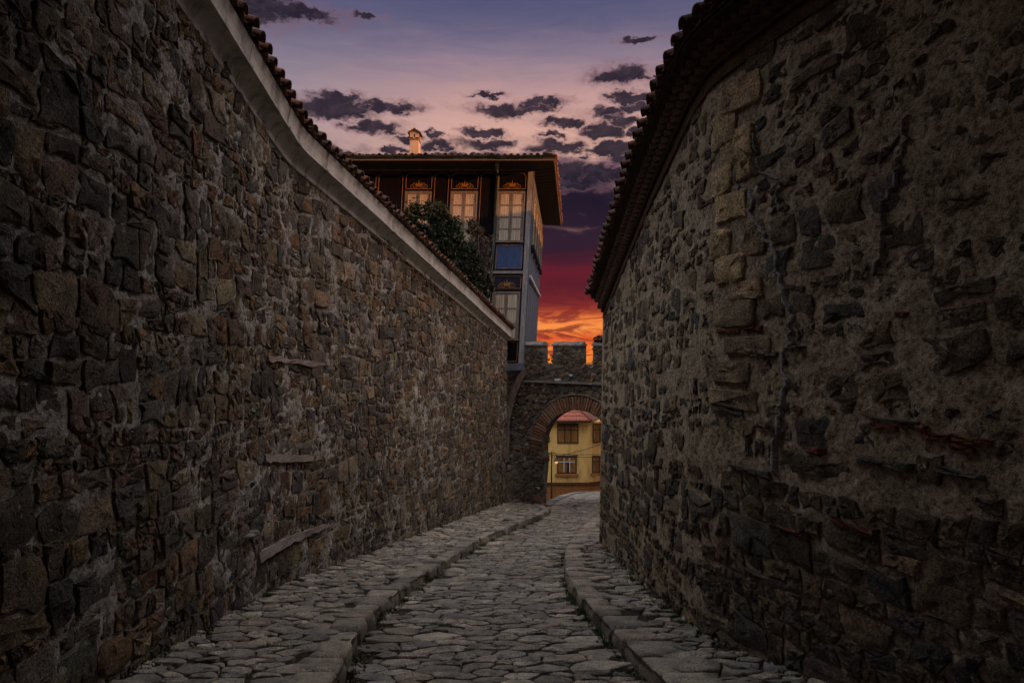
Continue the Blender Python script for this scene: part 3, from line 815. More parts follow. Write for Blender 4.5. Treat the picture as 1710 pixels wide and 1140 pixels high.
# barrel tiles -------------------------------------------------------
def barrel(r0, r1, L, th, n=7, up=True):
    """half-round clay tile lying along +x, open side down (cover) or up (pan)"""
    V = []; Fc = []; sg = 1 if up else -1
    for (x, r) in ((0, r0), (L, r1)):
        for rr in (r, r-th):
            for k in range(n+1):
                a = PI*k/n; V.append((x, rr*math.cos(a), sg*rr*math.sin(a)))
    m = n+1
    for k in range(n):
        Fc += [(k, k+1, 2*m+k+1, 2*m+k), (m+k, 3*m+k, 3*m+k+1, m+k+1), (k, m+k, m+k+1, k+1), (2*m+k, 2*m+k+1, 3*m+k+1, 3*m+k)]
    Fc += [(0, 2*m, 3*m, m), (n, m+n, 3*m+n, 2*m+n)]
    return mesh_of('tile', V, Fc, M['clay_tile'], None, True)
COVER = [barrel(.088*k, .070*k, .46, .016) for k in (1.0, 1.06, .94)]
PAN = [barrel(.080*k, .095*k, .46, .016, 7, False) for k in (1.0, 1.05)]

def tile_row(parent, path, s0, s1, pitch, out, zoff, zf, slope, yaw0=0, zrun=0.0):
    s = s0; k = 0
    while s < s1:
        X, N, T = path.at(np.array([s])); x, n = X[0], N[0]
        yaw = math.atan2(-n[1], -n[0]) + random.uniform(-.06, .06)
        z = float(zf(x[1])) + zoff + random.uniform(-.006, .006); o = out + random.uniform(-.025, .025)
        p = (x[0]+n[0]*o, x[1]+n[1]*o, z)
        if k % 2 == 0: inst('tile', random.choice(COVER), (p[0], p[1], p[2]+.045), (random.uniform(-.06, .06), -slope+random.uniform(-.03, .03), yaw), parent)
        else: inst('tile', random.choice(PAN), (p[0]-n[0]*.02, p[1]-n[1]*.02, p[2]+.085), (0, -slope, yaw), parent)
        s += pitch; k += 1
CAPL = put('coping', *sweep(WL, np.linspace(1.0, WL.len+.04, 120), [(.14, .412), (.18, .44), (-.15, .56), (-.50, .44), (-.5, .412)], ztopL), M['brown_timber'], LW)
tile_row(CAPL, WL, 3.0, WL.len+.02, .108, .31, .40, ztopL, rad(17))
# second, higher row of covers towards the ridge (seen from a step aside)
def ridge_row(parent, path, s0, s1, out, zoff, zf):
    s = s0
    while s < s1:
        X, N, T = path.at(np.array([s])); x, n, t = X[0], N[0], T[0]
        inst('ridge_tile', COVER[1], (x[0]+n[0]*out, x[1]+n[1]*out, float(zf(x[1]))+zoff), (0, math.atan(.165), math.atan2(t[1], t[0])), parent)
        s += .40
ridge_row(CAPL, WL, 2.0, WL.len-.4, -.12, .55, ztopL)

# ------------------------------------------------------------------ right building
RB = thing('stone_building', (1.7, 8, -1.4), 'rough mortared stone building with pale quoins and dog-tooth brick eaves, right of the street', 'building')
mapR = wall_map(WR, 0.02)
ztopR = lambda y: np.interp(y, [0.4, 5.24, 6.4, 13.2], [4.40, 4.28, 4.20, 2.23])
def zloR(s): X, _, _ = WR.at(s); return zg(X[:, 1]) - .25
def zhiR(s): X, _, _ = WR.at(s); return ztopR(X[:, 1]) + .1
lvl = lambda s, z: .008 + .010*np.clip((z-.2)/1.0, 0, 1)*np.clip((s-4)/2, .6, 1) + .007*vnoise(np.c_[s*.5, z*.5, 0*s], 78)
core(RB, WR, 0.0, WR.len-.4, zloR, zhiR, M['tan_mortar'], mapR, 0.026, 0.0115, lvl, 51, lowf=0.6)
# end wall, turning away at the far corner
mb = MB(); mb.prism([(1.71, 13.17, -3.2), (7.0, 13.17, -3.2), (7.0, 13.5, -3.2), (1.71, 13.5, -3.2)], [(1.80, 13.17, 2.3), (7.0, 13.17, 2.3), (7.0, 13.5, 2.3), (1.80, 13.5, 2.3)]); mb.build('end_wall', M['tan_mortar'], RB)
def right_stones():
    yS = lambda s: float(np.interp(s, WR.L, WR.X[:, 1]))
    extra = []; rects = []
    TAN = (.52, .38, .22)
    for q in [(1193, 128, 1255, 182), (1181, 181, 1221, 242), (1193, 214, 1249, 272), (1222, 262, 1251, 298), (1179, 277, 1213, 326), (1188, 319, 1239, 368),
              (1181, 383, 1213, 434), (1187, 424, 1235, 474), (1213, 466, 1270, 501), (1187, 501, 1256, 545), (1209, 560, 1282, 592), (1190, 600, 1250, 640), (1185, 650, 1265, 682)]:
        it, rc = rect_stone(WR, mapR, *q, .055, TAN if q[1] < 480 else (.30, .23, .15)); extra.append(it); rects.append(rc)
    RED = (.20, .072, .042)
    for q in [(1445, 707, 1497, 716), (1499, 707, 1547, 715), (1532, 724, 1589, 735), (1590, 731, 1652, 743), (1586, 745, 1635, 756), (1195, 548, 1232, 555), (1235, 545, 1272, 553),
              (1486, 520, 1512, 528), (1300, 884, 1352, 892), (1390, 878, 1470, 888), (1305, 600, 1312, 612), (1345, 745, 1378, 757)]:
        it, rc = rect_stone(WR, mapR, *q, .045, RED); extra.append(it); rects.append(rc)
    SL = (.15, .14, .13)
    for q in [(1250, 587, 1296, 596), (1312, 576, 1345, 584), (1450, 698, 1540, 704), (1190, 680, 1240, 690), (1215, 780, 1280, 787), (1425, 768, 1520, 780), (1560, 785, 1640, 797)]:
        it, rc = rect_stone(WR, mapR, *q, .05, SL); extra.append(it); rects.append(rc)
    def ins(s, z):
        for (a, b, c, d) in rects:
            if a-.045 < s < b+.045 and c-.045 < z < d+.045: return False
        y = yS(s); return float(zg(y)) - .12 < z < float(ztopR(y)) - .16
    fixed = []
    lowz = lambda s: float(np.interp(s, [0, 5.5, 7.0, 12], [-9, -9, .55, .75]))
    polys = courses(0.05, 11.6, -2.7, 1.2, [.07, .13, .17, .21, .27], 401, RNG, .10, (.7, 2.0), .06)
    polys = [p for p in polys if p[:, 1].mean() < lowz(p[:, 0].mean())]
    up = courses(0.05, 11.6, -2.7, 4.7, [.11, .15, .19, .24], 455, RNG, .17, (.6, 1.9), .08)
    for p in up:
        c = p.mean(0)
        if c[1] < lowz(c[0]) + .06 or RNG.random() < .16: continue
        polys.append(c + (p-c)*RNG.uniform(.62, .98) + RNG.normal(0, .012, p.shape))
    def hf(s, z, r):
        k = np.clip((z-.2)/1.8, 0, 1)
        return RNG.uniform(.019, .034)*(1.15 if r > .12 else 1)*(1 - .1*k)
    rubble(RB, polys, None, 1.25, mapR, hf, RUBBLE_DK, 14, ins, 300, .011, extra=extra, flat=(.84, .95), tilt=.04)
right_stones()

def seam(pts, w):
    """smear of newer grey pointing over the corner crack"""
    pts = np.array(pts, float); n = max(12, int(np.abs(np.diff(pts[:, 1])).sum()/6)); t = np.linspace(0, len(pts)-1, n)
    u = np.interp(t, range(len(pts)), pts[:, 0]) + RNG.normal(0, 1.6, n); v = np.interp(t, range(len(pts)), pts[:, 1])
    V = []
    for i in range(n):
        s, z = wall_sz(WR, u[i], v[i]); ww = w*RNG.uniform(.6, 1.3)*(1 if 0 < i < n-1 else .2)
        for k, (a, d) in enumerate(((-1, .015), (-.55, .045), (0, .052), (.55, .045), (1, .015))):
            V.append((s + a*ww, z + RNG.normal(0, .004), d + RNG.normal(0, .003)))
    Fc = [(i*5+j, (i+1)*5+j, (i+1)*5+j+1, i*5+j+1) for i in range(n-1) for j in range(4)]
    put('pointing_seam', mapR(np.array(V)), Fc, M['grey_pointing'], RB, None, True)
seam([(1246, 318), (1250, 362), (1268, 392), (1288, 414), (1293, 450), (1300, 482), (1316, 530), (1313, 572), (1306, 602), (1309, 640), (1300, 690), (1293, 740), (1290, 790)], .030)
seam([(1219, 272), (1221, 300), (1224, 316), (1246, 318)], .020)
seam([(1248, 208), (1254, 255), (1262, 285), (1292, 300), (1296, 345)], .016)
seam([(1505, 190), (1500, 250), (1482, 310), (1465, 345), (1472, 400), (1450, 460)], .016)
seam([(1180, 190), (1178, 245)], .014)

def right_cornice():
    e0, e1 = -0.22, WR.len-.4
    ss = np.linspace(0.0, e1, 130)
    band = put('brick_band', *sweep(WR, ss, [(-.1, -.15), (-.055, -.15), (-.05, -.09), (-.06, -.02), (-.1, -.02)], ztopR), M['brown_band'], RB)
    base = -.075                                     # the wall face has leaned back by here
    C0 = put('cornice', *sweep(WR, ss, [(-.3, -.02), (base+.05, -.02), (base+.06, .02), (base+.05, .03), (base+.045, .105), (base+.12, .11), (base+.12, .135), (base+.09, .14), (base+.09, .21),
                                        (base+.19, .215), (base+.19, .24), (base+.25, .25), (base+.25, .275), (-.3, .28)], ztopR), M['eave_wood'], RB)
    mb = MB(); mb.box((-.055, -.055, 0), (.055, .055, .068)); tooth = mesh_of('brick', mb.arr(), mb.F, M['dark_brick'])
    for row, (o, h) in enumerate(((base+.055, .033), (base+.115, .139))):
        s = .05 + .06*row
        while s < WR.s_of_y(3.2):
            X, N, T = WR.at(np.array([s])); x, n = X[0], N[0]
            inst('brick', tooth, (x[0]+n[0]*o, x[1]+n[1]*o, float(ztopR(x[1]))+h), (0, 0, math.atan2(n[1], n[0])+PI/4+random.uniform(-.08, .08)), C0)
            s += .125
    # roof
    V = []; Fc = []
    X, N, T = WR.at(ss); z = ztopR(X[:, 1])
    for i in range(len(ss)):
        for (o, h) in ((.19, .285), (.19, .31), (-3.4, 2.0), (-3.4, 1.9)):
            V.append((X[i, 0]+N[i, 0]*o, X[i, 1]+N[i, 1]*o, z[i]+h if o > 0 else 4.4+h))
    Fc = [(i*4+j, (i+1)*4+j, (i+1)*4+(j+1) % 4, i*4+(j+1) % 4) for i in range(len(ss)-1) for j in range(4)] + [(0, 1, 2, 3), tuple((len(ss)-1)*4+j for j in range(4))[::-1]]
    roof = put('roof', V, Fc, M['clay_tile'], RB)
    tile_row(roof, WR, -.02, WR.s_of_y(3.4), .108, .27, .275, ztopR, rad(20))
    # back slope of the roof and gable end
    mb = MB(); mb.add([(5.0, 13.25, 2.2), (1.55, 13.25, 2.5), (5.0, 13.25, 6.4), (9.0, 13.25, 2.5)], [(0, 1, 2, 3)]); mb.build('gable', M['tan_mortar'], RB)
    a = (X[:, 0]-N[:, 0]*3.4); b = X[:, 1]-N[:, 1]*3.4
    V = []
    for i in range(0, len(ss), 8): V += [(a[i], b[i], 6.4), (a[i]+4.5, b[i]+.5, 3.4)]
    m = len(V)//2
    put('roof', V, [(2*i, 2*i+2, 2*i+3, 2*i+1) for i in range(m-1)], M['clay_tile'], RB)
right_cornice()

# ================================================================== the gate across the street
G0 = np.array([-.15, 24.6]); GD = np.array([.85, -.527]); GN = np.array([-.527, -.85])
GP = Path([tuple(G0 - GD*.4), tuple(G0 + GD*6.5)], 1, 0.1)           # s = q + .4
def qu(u):                                                           # photo column -> distance along the gate wall
    k = (u - 855)/F; return (k*24.6 + .15)/(.85 + .527*k)
def gp(q, z, d=0.0):                                                 # gate coordinates -> place
    q = np.asarray(q, float); return np.stack([G0[0]+GD[0]*q+GN[0]*d, G0[1]+GD[1]*q+GN[1]*d, z + 0*q], -1)
QC, RA, ZS, RING, TH = 2.80, 1.33, -2.0, .48, .34
GATE = thing('stone_gate', tuple(gp(QC, -4.2)), 'crenellated stone gate with brick arch closing the end of the street', 'gate')
def gate():
    QL, QR = -.35, 6.2; zl = -5.2; zled = .22
    ql_low = QC - RA - .10
    def opening(n=28):
        """outline of the arch from left foot over the top to right foot"""
        pts = [(QC-RA-.03, -4.6), (QC-RA-.05, -3.4), (QC-RA+.02, -2.6)]
        pts += [(QC - (RA)*math.cos(a), ZS + RA*math.sin(a)) for a in np.linspace(0, PI, n)]
        pts += [(QC+RA, -3.4), (QC+RA, -5.2)]
        pts[0] = (QC-RA-.12, -5.2)
        return np.array(pts)
    op = opening()
    # wall around the opening: strips from the opening outline to the outer edge, front and back, plus the reveal
    outer = []
    for (q, z) in op:
        if z <= ZS and q < QC: outer.append((QL, z))
        elif z <= ZS: outer.append((QR, z))
        else:
            a = math.atan2(z-ZS, q-QC); outer.append((QC + (QR-QC if math.cos(a) > 0 else QC-QL)*math.cos(a)*1.0, ZS + (zled-ZS)*math.sin(a)**.5))
    outer = np.array(outer); m = len(op); K = 22
    V = []; seed = 91
    for i in range(m):
        for k in range(K+1):
            t = k/K; q, z = op[i]*(1-t) + outer[i]*t
            V.append((q, z))
    V = np.array(V); d = .018*fbm(np.c_[V*5, V[:, :1]*0], seed, 3) - .01
    Wf = gp(V[:, 0], V[:, 1], d); Wb = gp(V[:, 0], V[:, 1], -TH)
    n = K+1; Fc = [(i*n+k, (i+1)*n+k, (i+1)*n+k+1, i*n+k+1) for i in range(m-1) for k in range(K)]
    N0 = len(V); Fb = [tuple(N0+j for j in f)[::-1] for f in Fc]
    rev = [(i*n, (i+1)*n, N0+(i+1)*n, N0+i*n) for i in range(m-1)]
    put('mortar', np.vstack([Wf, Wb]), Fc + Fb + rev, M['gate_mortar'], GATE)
    # upper filling between ledge and the curved strips, and both upper corners
    mb = MB()
    def slab(q0, q1, z0, z1, d0, d1):
        b = [gp(q0, z0, d0), gp(q1, z0, d0), gp(q1, z0, d1), gp(q0, z0, d1)]; t = [gp(q0, z1, d0), gp(q1, z1, d0), gp(q1, z1, d1), gp(q0, z1, d1)]
        return np.array(b), np.array(t)
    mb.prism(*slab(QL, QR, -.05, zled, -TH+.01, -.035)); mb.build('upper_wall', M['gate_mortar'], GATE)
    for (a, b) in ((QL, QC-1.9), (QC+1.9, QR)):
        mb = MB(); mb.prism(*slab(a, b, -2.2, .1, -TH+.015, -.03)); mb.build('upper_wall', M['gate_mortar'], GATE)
    # stones of the face
    fm = lambda V: gp(V[:, 0], V[:, 1], V[:, 2])
    def ins(q, z):
        if z > zled-.05: return False
        r = math.hypot(q-QC, z-ZS)
        if z > ZS: return r > RA + RING + .05
        return q < QC-RA-.12 or q > QC+RA+.1
    C, R = pack((QL, 4.6, -4.6, .25), [(.17, 40), (.13, 250), (.10, 900), (.075, 1500), (.05, 2000)], 1.3, RNG, ins, None, .85)
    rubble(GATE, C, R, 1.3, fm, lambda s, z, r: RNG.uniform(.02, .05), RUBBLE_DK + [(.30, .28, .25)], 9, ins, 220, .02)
    # brick ring
    mb = MB(); mb.box((-.5, -.5, -.5), (.5, .5, .5)); bm = mesh_of('brick', mb.arr(), mb.F, M['old_brick'])
    nb = 50; ring = []
    for k in range(nb):
        a = PI*(k+.5)/nb*1.06 - PI*.03; w = (RA+.2)*PI/nb*.66
        r = RA + RING/2 + random.uniform(-.02, .02); q = QC - r*math.cos(a); z = ZS + r*math.sin(a)
        # local frame: x radial, y along wall normal, z tangential
        er = np.array([-GD[0]*math.cos(a), -GD[1]*math.cos(a), math.sin(a)]); en = np.array([GN[0], GN[1], 0])
        et = np.cross(er, en)
        L, D, Wd = RING*random.uniform(.9, 1.02), TH*.98, w*random.uniform(.85, 1.1)
        c = gp(q, z, -TH/2 + .06 + random.uniform(-.02, .02))
        vs = []
        for sz in (-.5, .5):
            for (sx, sy) in ((-.5, -.5), (.5, -.5), (.5, .5), (-.5, .5)):
                wd = Wd*(1 + .22*(sx > 0))
                vs.append(c + er*L*sx + en*D*sy + et*wd*sz + RNG.normal(0, .004, 3))
        put('brick', vs, [(3, 2, 1, 0), (4, 5, 6, 7), (0, 1, 5, 4), (1, 2, 6, 5), (2, 3, 7, 6), (3, 0, 4, 7)], M['old_brick'], GATE)
    # drip course over the bricks
    mb = MB(); mb.tube([gp(QC - (RA+RING+.04)*math.cos(a), ZS + (RA+RING+.04)*math.sin(a), .035) for a in np.linspace(.05, PI-.05, 40)], .035, 6); mb.build('drip_course', M['gate_mortar'], GATE, None, True)
    # rough jamb stones on the left pier, where the facing has worn
    items = []
    z = -4.5
    while z < ZS+.1:
        h = random.uniform(.09, .24); w = random.uniform(.16, .34); j = random.uniform(-.05, .05) + (.0 if z > -3.1 else -.06)
        q1 = QC-RA+j; b, t = slab(q1-w, q1, z+.012, z+h-.012, -TH-.02, .03+random.uniform(0, .03))
        V = np.vstack([b, t]) + RNG.normal(0, .012, (8, 3))
        put('jamb_stone', V, [(3, 2, 1, 0), (4, 5, 6, 7), (0, 1, 5, 4), (1, 2, 6, 5), (2, 3, 7, 6), (3, 0, 4, 7)], M['rubble'], GATE, pick(RUBBLE_DK + [(.25, .12, .08)]))
        z += h
    # ledge
    q = qu(877)
    while q < 5.9:
        L = random.uniform(.7, 1.1); b, t = slab(q+.006, q+L-.006, zled-.005, zled+.055, -.2, .10+random.uniform(-.01, .01))
        mb = MB(); mb.prism(b, t); mb.build('ledge_slab', M['ledge_stone'], GATE); q += L
    # parapet and merlons
    dP = -.05; zc = .87; zt = 1.50
    ml = [(.30, qu(904)), (qu(922), qu(969)), (qu(989), 5.2)]
    def body(q0, q1, z0, z1, name):
        ns = max(6, int((q1-q0)/.06)); nt = max(5, int((z1-z0)/.06)); mbb = MB()
        for sgn in (0, 1):
            qs, zs = np.meshgrid(np.linspace(q0, q1, ns), np.linspace(z0, z1, nt), indexing='ij'); qs = qs.ravel(); zs = zs.ravel()
            dd = (dP + .016*fbm(np.c_[qs*6, zs*6, 0*qs], 33, 3)) if sgn == 0 else dP - .42 + 0*qs
            idx = np.arange(ns*nt).reshape(ns, nt); f = np.stack([idx[:-1, :-1], idx[1:, :-1], idx[1:, 1:], idx[:-1, 1:]], -1).reshape(-1, 4)
            mbb.add(gp(qs, zs, dd), [tuple(map(int, x)) for x in f])
        b, t = slab(q0, q1, z0, z1, dP-.42, dP-.015); mbb.prism(b, t)
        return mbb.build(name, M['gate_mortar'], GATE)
    body(.30, 5.2, zled+.05, zc, 'parapet')
    insP = lambda q, z: (zled+.08 < z < zc-.02) or (z < zt-.03 and any(a+.03 < q < b-.03 for a, b in ml) and z > zc-.03)
    for (a, b) in ml: body(a, b, zc+.002, zt, 'merlon')
    C, R = pack((.3, 4.6, zled+.06, zt), [(.13, 30), (.10, 200), (.075, 500), (.05, 700)], 1.35, RNG, insP, None, .86)
    fmP = lambda V: gp(V[:, 0], V[:, 1], V[:, 2] + dP)
    rubble(GATE, C, R, 1.35, fmP, lambda s, z, r: RNG.uniform(.018, .04), RUBBLE_DK + [(.27, .25, .23)], 9, insP, 120, .018, name='parapet_stone', rest='parapet_stones')
    # sloping cap slabs
    for (a, b) in ml:
        q = a-.04
        while q < b+.03:
            L = min(random.uniform(.2, .36), b+.04-q)
            if L < .06: break
            hh = random.uniform(-.012, .012)
            base = [gp(q+.005, zt+.002, dP+.05), gp(q+L-.005, zt+.002, dP+.05), gp(q+L-.005, zt+.002, dP-.47), gp(q+.005, zt+.002, dP-.47)]
            top = [gp(q+.005, zt+.05+hh, dP+.04), gp(q+L-.005, zt+.05+hh, dP+.04), gp(q+L-.005, zt+.15+hh, dP-.2), gp(q+.005, zt+.15+hh, dP-.2)]
            mb = MB(); mb.prism(base, top); mb.build('cap_slab', M['ledge_stone'], GATE); q += L
    # broken tiles heaped on the right merlon
    for k in range(7):
        p = gp(qu(990)+.05+.11*(k % 4), zt+.14+.07*(k//4)+.05*(k % 2), dP-.05)
        inst('tile', random.choice(COVER), tuple(p), (random.uniform(-.2, .2), random.uniform(-.3, .1), math.atan2(-GN[1], -GN[0])+random.uniform(-.5, .5)), GATE)
gate()

# small things on the gate ledge
mb = MB(); qf = qu(932)
def gbox(mb, q0, q1, z0, z1, d0, d1):
    b = [gp(q0, z0, d0), gp(q1, z0, d0), gp(q1, z0, d1), gp(q0, z0, d1)]; t = [gp(q0, z1, d0), gp(q1, z1, d0), gp(q1, z1, d1), gp(q0, z1, d1)]
    mb.prism(b, t); return mb
FL = thing('floodlight', tuple(gp(qf, .28, .02)), 'flat grey floodlight housing lying on the gate ledge above the arch', 'floodlight')
gbox(MB(), qf-.12, qf+.12, .29, .38, -.03, .06).build('housing', M['pale_stone'], FL)
gbox(MB(), qf-.10, qf+.10, .302, .368, .061, .066).build('lens', M['white_plastic'], FL)
gbox(MB(), qf-.02, qf+.02, .277, .289, -.01, .03).build('bracket', M['dark_iron'], FL)
qf2 = qu(953)
JB = thing('junction_box', tuple(gp(qf2, .5, -.05)), 'tiny white junction box on the parapet above the arch crown', 'box')
gbox(MB(), qf2-.045, qf2+.045, .47, .525, -.05, .02).build('case', M['white_plastic'], JB)
gbox(MB(), qf2-.035, qf2+.035, .478, .517, .021, .026).build('lid', M['white_plastic'], JB)
for k, (du, tl, lab) in enumerate(((987, .5, 'red brick shard leaning against the parapet on the gate ledge'), (979, 1.45, 'dark broken brick lying flat on the gate ledge'))):
    q = qu(du); mb = MB(); w, h = .045, .19
    c, s_ = math.cos(tl), math.sin(tl)
    P2 = [(q + x*c + z*s_, .28 + abs(w*s_) - x*s_ + z*c) for x, z in ((-w, 0), (w, 0.0), (w*.9, h), (-w*.6, h*.9))]
    mb.prism([gp(a, b, .005) for a, b in P2], [gp(a, b, .065) for a, b in P2])
    tag(mb.build('brick_shard', M['old_brick']), lab, 'brick')

# ================================================================== blue timber house on the left
LEAN = .052; YF = 24.3
def lean(V):
    V = np.array(V, float); V[:, 0] += LEAN*(V[:, 2] - CAMH); return V
def fx(u0): return (u0 - 855)/F*YF
def fz(v): return CAMH + (570 - v)/F*YF
H = thing('timber_house', (-3.0, YF, -4.2), 'dark blue painted timber house with shuttered windows, projecting over the street', 'house')
CX = fx(875.0)                                  # street corner of the upper floors
def sx(y): return CX + .075*(y - YF)            # right-hand face runs back
ZB, ZT = fz(607), fz(284)
def hb(name, mat, a, b, parent=None):
    mb = MB(); mb.box(a, b); return mb.build(name, mat, parent or H, lean)
def house_shell():
    yb = 35.7
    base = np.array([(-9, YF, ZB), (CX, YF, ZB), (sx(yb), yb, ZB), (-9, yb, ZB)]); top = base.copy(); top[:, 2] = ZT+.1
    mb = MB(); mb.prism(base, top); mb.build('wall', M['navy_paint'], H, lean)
    mb = MB(); mb.box((-9, 25.25, -5.2), (-.22, 35, ZB-.12)); mb.build('ground_floor', M['lime_mortar'], H)
    mb = MB(); mb.box((-1.2, 24.85, -5.2), (.55, 25.24, ZB-.03)); mb.build('ground_floor', M['lime_mortar'], H)
    # floor beam under the projecting storeys
    zb = fz(618)
    mb = MB(); mb.box((-1.6, YF-.06, zb), (CX+.05, YF+.16, ZB+.015)); mb.build('floor_beam', M['slate_blue_board'], H, lean)
    mb = MB(); mb.prism([(CX+.055, YF-.055, zb-.06), (CX+.055+.06, YF-.055, zb-.06), (sx(30)+.11, 30, zb-.06), (sx(30)+.05, 30, zb-.06)], [(CX+.055, YF-.055, ZB+.01), (CX+.115, YF-.055, ZB+.01), (sx(30)+.11, 30, ZB+.01), (sx(30)+.05, 30, ZB+.01)])
    mb.build('floor_beam', M['slate_blue_board'], H, lean)
    mb = MB(); mb.prism([(-1.6, YF+.02, zb+.03), (CX, YF+.02, zb+.03), (sx(30), 30, zb+.03), (-1.6, 30, zb+.03)], [(-1.6, YF+.02, ZB-.01), (CX, YF+.02, ZB-.01), (sx(30), 30, ZB-.01), (-1.6, 30, ZB-.01)])
    mb.build('floor', M['eave_wood'], H, lean)
    # corner boards
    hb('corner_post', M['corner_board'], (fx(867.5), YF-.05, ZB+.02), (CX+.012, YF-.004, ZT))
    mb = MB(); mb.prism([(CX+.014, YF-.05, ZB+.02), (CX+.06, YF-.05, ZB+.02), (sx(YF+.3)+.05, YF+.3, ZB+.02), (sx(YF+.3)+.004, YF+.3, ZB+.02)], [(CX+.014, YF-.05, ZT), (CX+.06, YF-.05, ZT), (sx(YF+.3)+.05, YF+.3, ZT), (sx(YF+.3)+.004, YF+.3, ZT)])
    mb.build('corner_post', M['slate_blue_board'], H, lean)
    # boards of the right-hand face
    y = YF+.32; 
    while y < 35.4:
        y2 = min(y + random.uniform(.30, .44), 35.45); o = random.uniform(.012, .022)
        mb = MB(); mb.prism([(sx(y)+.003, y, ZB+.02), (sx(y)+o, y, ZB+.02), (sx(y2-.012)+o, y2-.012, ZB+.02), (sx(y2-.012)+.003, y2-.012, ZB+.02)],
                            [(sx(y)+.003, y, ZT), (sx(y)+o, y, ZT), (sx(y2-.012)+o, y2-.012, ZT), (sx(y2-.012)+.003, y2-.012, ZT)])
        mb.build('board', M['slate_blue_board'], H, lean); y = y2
    # string course on both faces
    zl0, zl1 = fz(457), fz(452.5)
    hb('string_course', M['corner_board'], (fx(790), YF-.085, zl0), (fx(867), YF-.004, zl1))
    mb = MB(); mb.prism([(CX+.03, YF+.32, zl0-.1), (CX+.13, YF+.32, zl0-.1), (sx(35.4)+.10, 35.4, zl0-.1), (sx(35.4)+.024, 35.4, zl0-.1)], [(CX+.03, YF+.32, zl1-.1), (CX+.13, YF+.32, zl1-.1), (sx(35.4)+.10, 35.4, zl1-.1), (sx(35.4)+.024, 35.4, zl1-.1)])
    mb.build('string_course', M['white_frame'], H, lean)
    hb('frieze', M['fascia_wood'], (-9, YF-.05, fz(286)), (CX+.02, YF-.003, fz(282.5)))
house_shell()

def strip(mb, pts, w, y, th=.012):
    """flat painted moulding following points (x, z) on the facade"""
    pts = np.array(pts, float)
    for a, b in zip(pts[:-1], pts[1:]):
        d = b - a; L = np.linalg.norm(d)
        if L < 1e-5: continue
        d /= L; n = np.array([-d[1], d[0]])*w/2; e = d*w*.35
        q = [a-e-n, b+e-n, b+e+n, a-e+n]
        mb.prism([(p[0], y, p[1]) for p in q], [(p[0], y-th, p[1]) for p in q])
def panel_frame(parent, x0, x1, z0, z1, notch=.09, w=.020, open_bottom=False):
    mb = MB(); k = notch
    pts = [(x0, z0), (x0, z1-k), (x0+k*.35, z1-k*.8), (x0+k*.8, z1-k*.35), (x0+k, z1), (x1-k, z1), (x1-k*.8, z1-k*.35), (x1-k*.35, z1-k*.8), (x1, z1-k), (x1, z0)]
    if not open_bottom: pts += [(x0, z0)]
    strip(mb, pts, w, YF-.022); return mb.build('panel_frame', M['gold_paint'], parent, lean)
def ornament(parent, xc, zc, w, h):
    """scrolled leaf ornament with a central palmette"""
    mb = MB(); r = .009
    for sg in (-1, 1):
        t = np.linspace(0, 1, 22)
        a = PI*.1 + t*PI*2.3; rr = .17*w*(1-.75*t)
        mb.tube(np.c_[xc+sg*(.23*w + rr*np.cos(a)*.9), np.full(22, YF-.03), zc+.26*h + rr*np.sin(a)*1.0], np.linspace(r*1.3, r*.6, 22), 5)
        a = PI - t*PI*1.7; rr = .10*w*(1-.6*t)
        mb.tube(np.c_[xc+sg*(.42*w + rr*np.cos(a)), np.full(22, YF-.03), zc+.18*h + rr*np.sin(a)], np.linspace(r*1.2, r*.6, 22), 5)
        mb.tube([(xc+sg*.08*w, YF-.03, zc), (xc+sg*.25*w, YF-.03, zc-.02*h), (xc+sg*.42*w, YF-.03, zc+.02*h), (xc+sg*.52*w, YF-.03, zc+.16*h)], [r*1.2, r, r, r*.5], 5)
    for ang in (-62, -32, 0, 32, 62):
        a = rad(ang); L = h*(1.05 if ang == 0 else .8)
        b = np.array([xc, zc+.12*h]); d = np.array([math.sin(a), math.cos(a)]); n = np.array([d[1], -d[0]])
        q = [b, b+d*L*.45+n*.024, b+d*L, b+d*L*.45-n*.024]
        mb.prism([(p[0], YF-.018, p[1]) for p in q], [(p[0], YF-.034, p[1]) for p in q])
    return mb.build('ornament', M['gold_paint'], parent, lean)
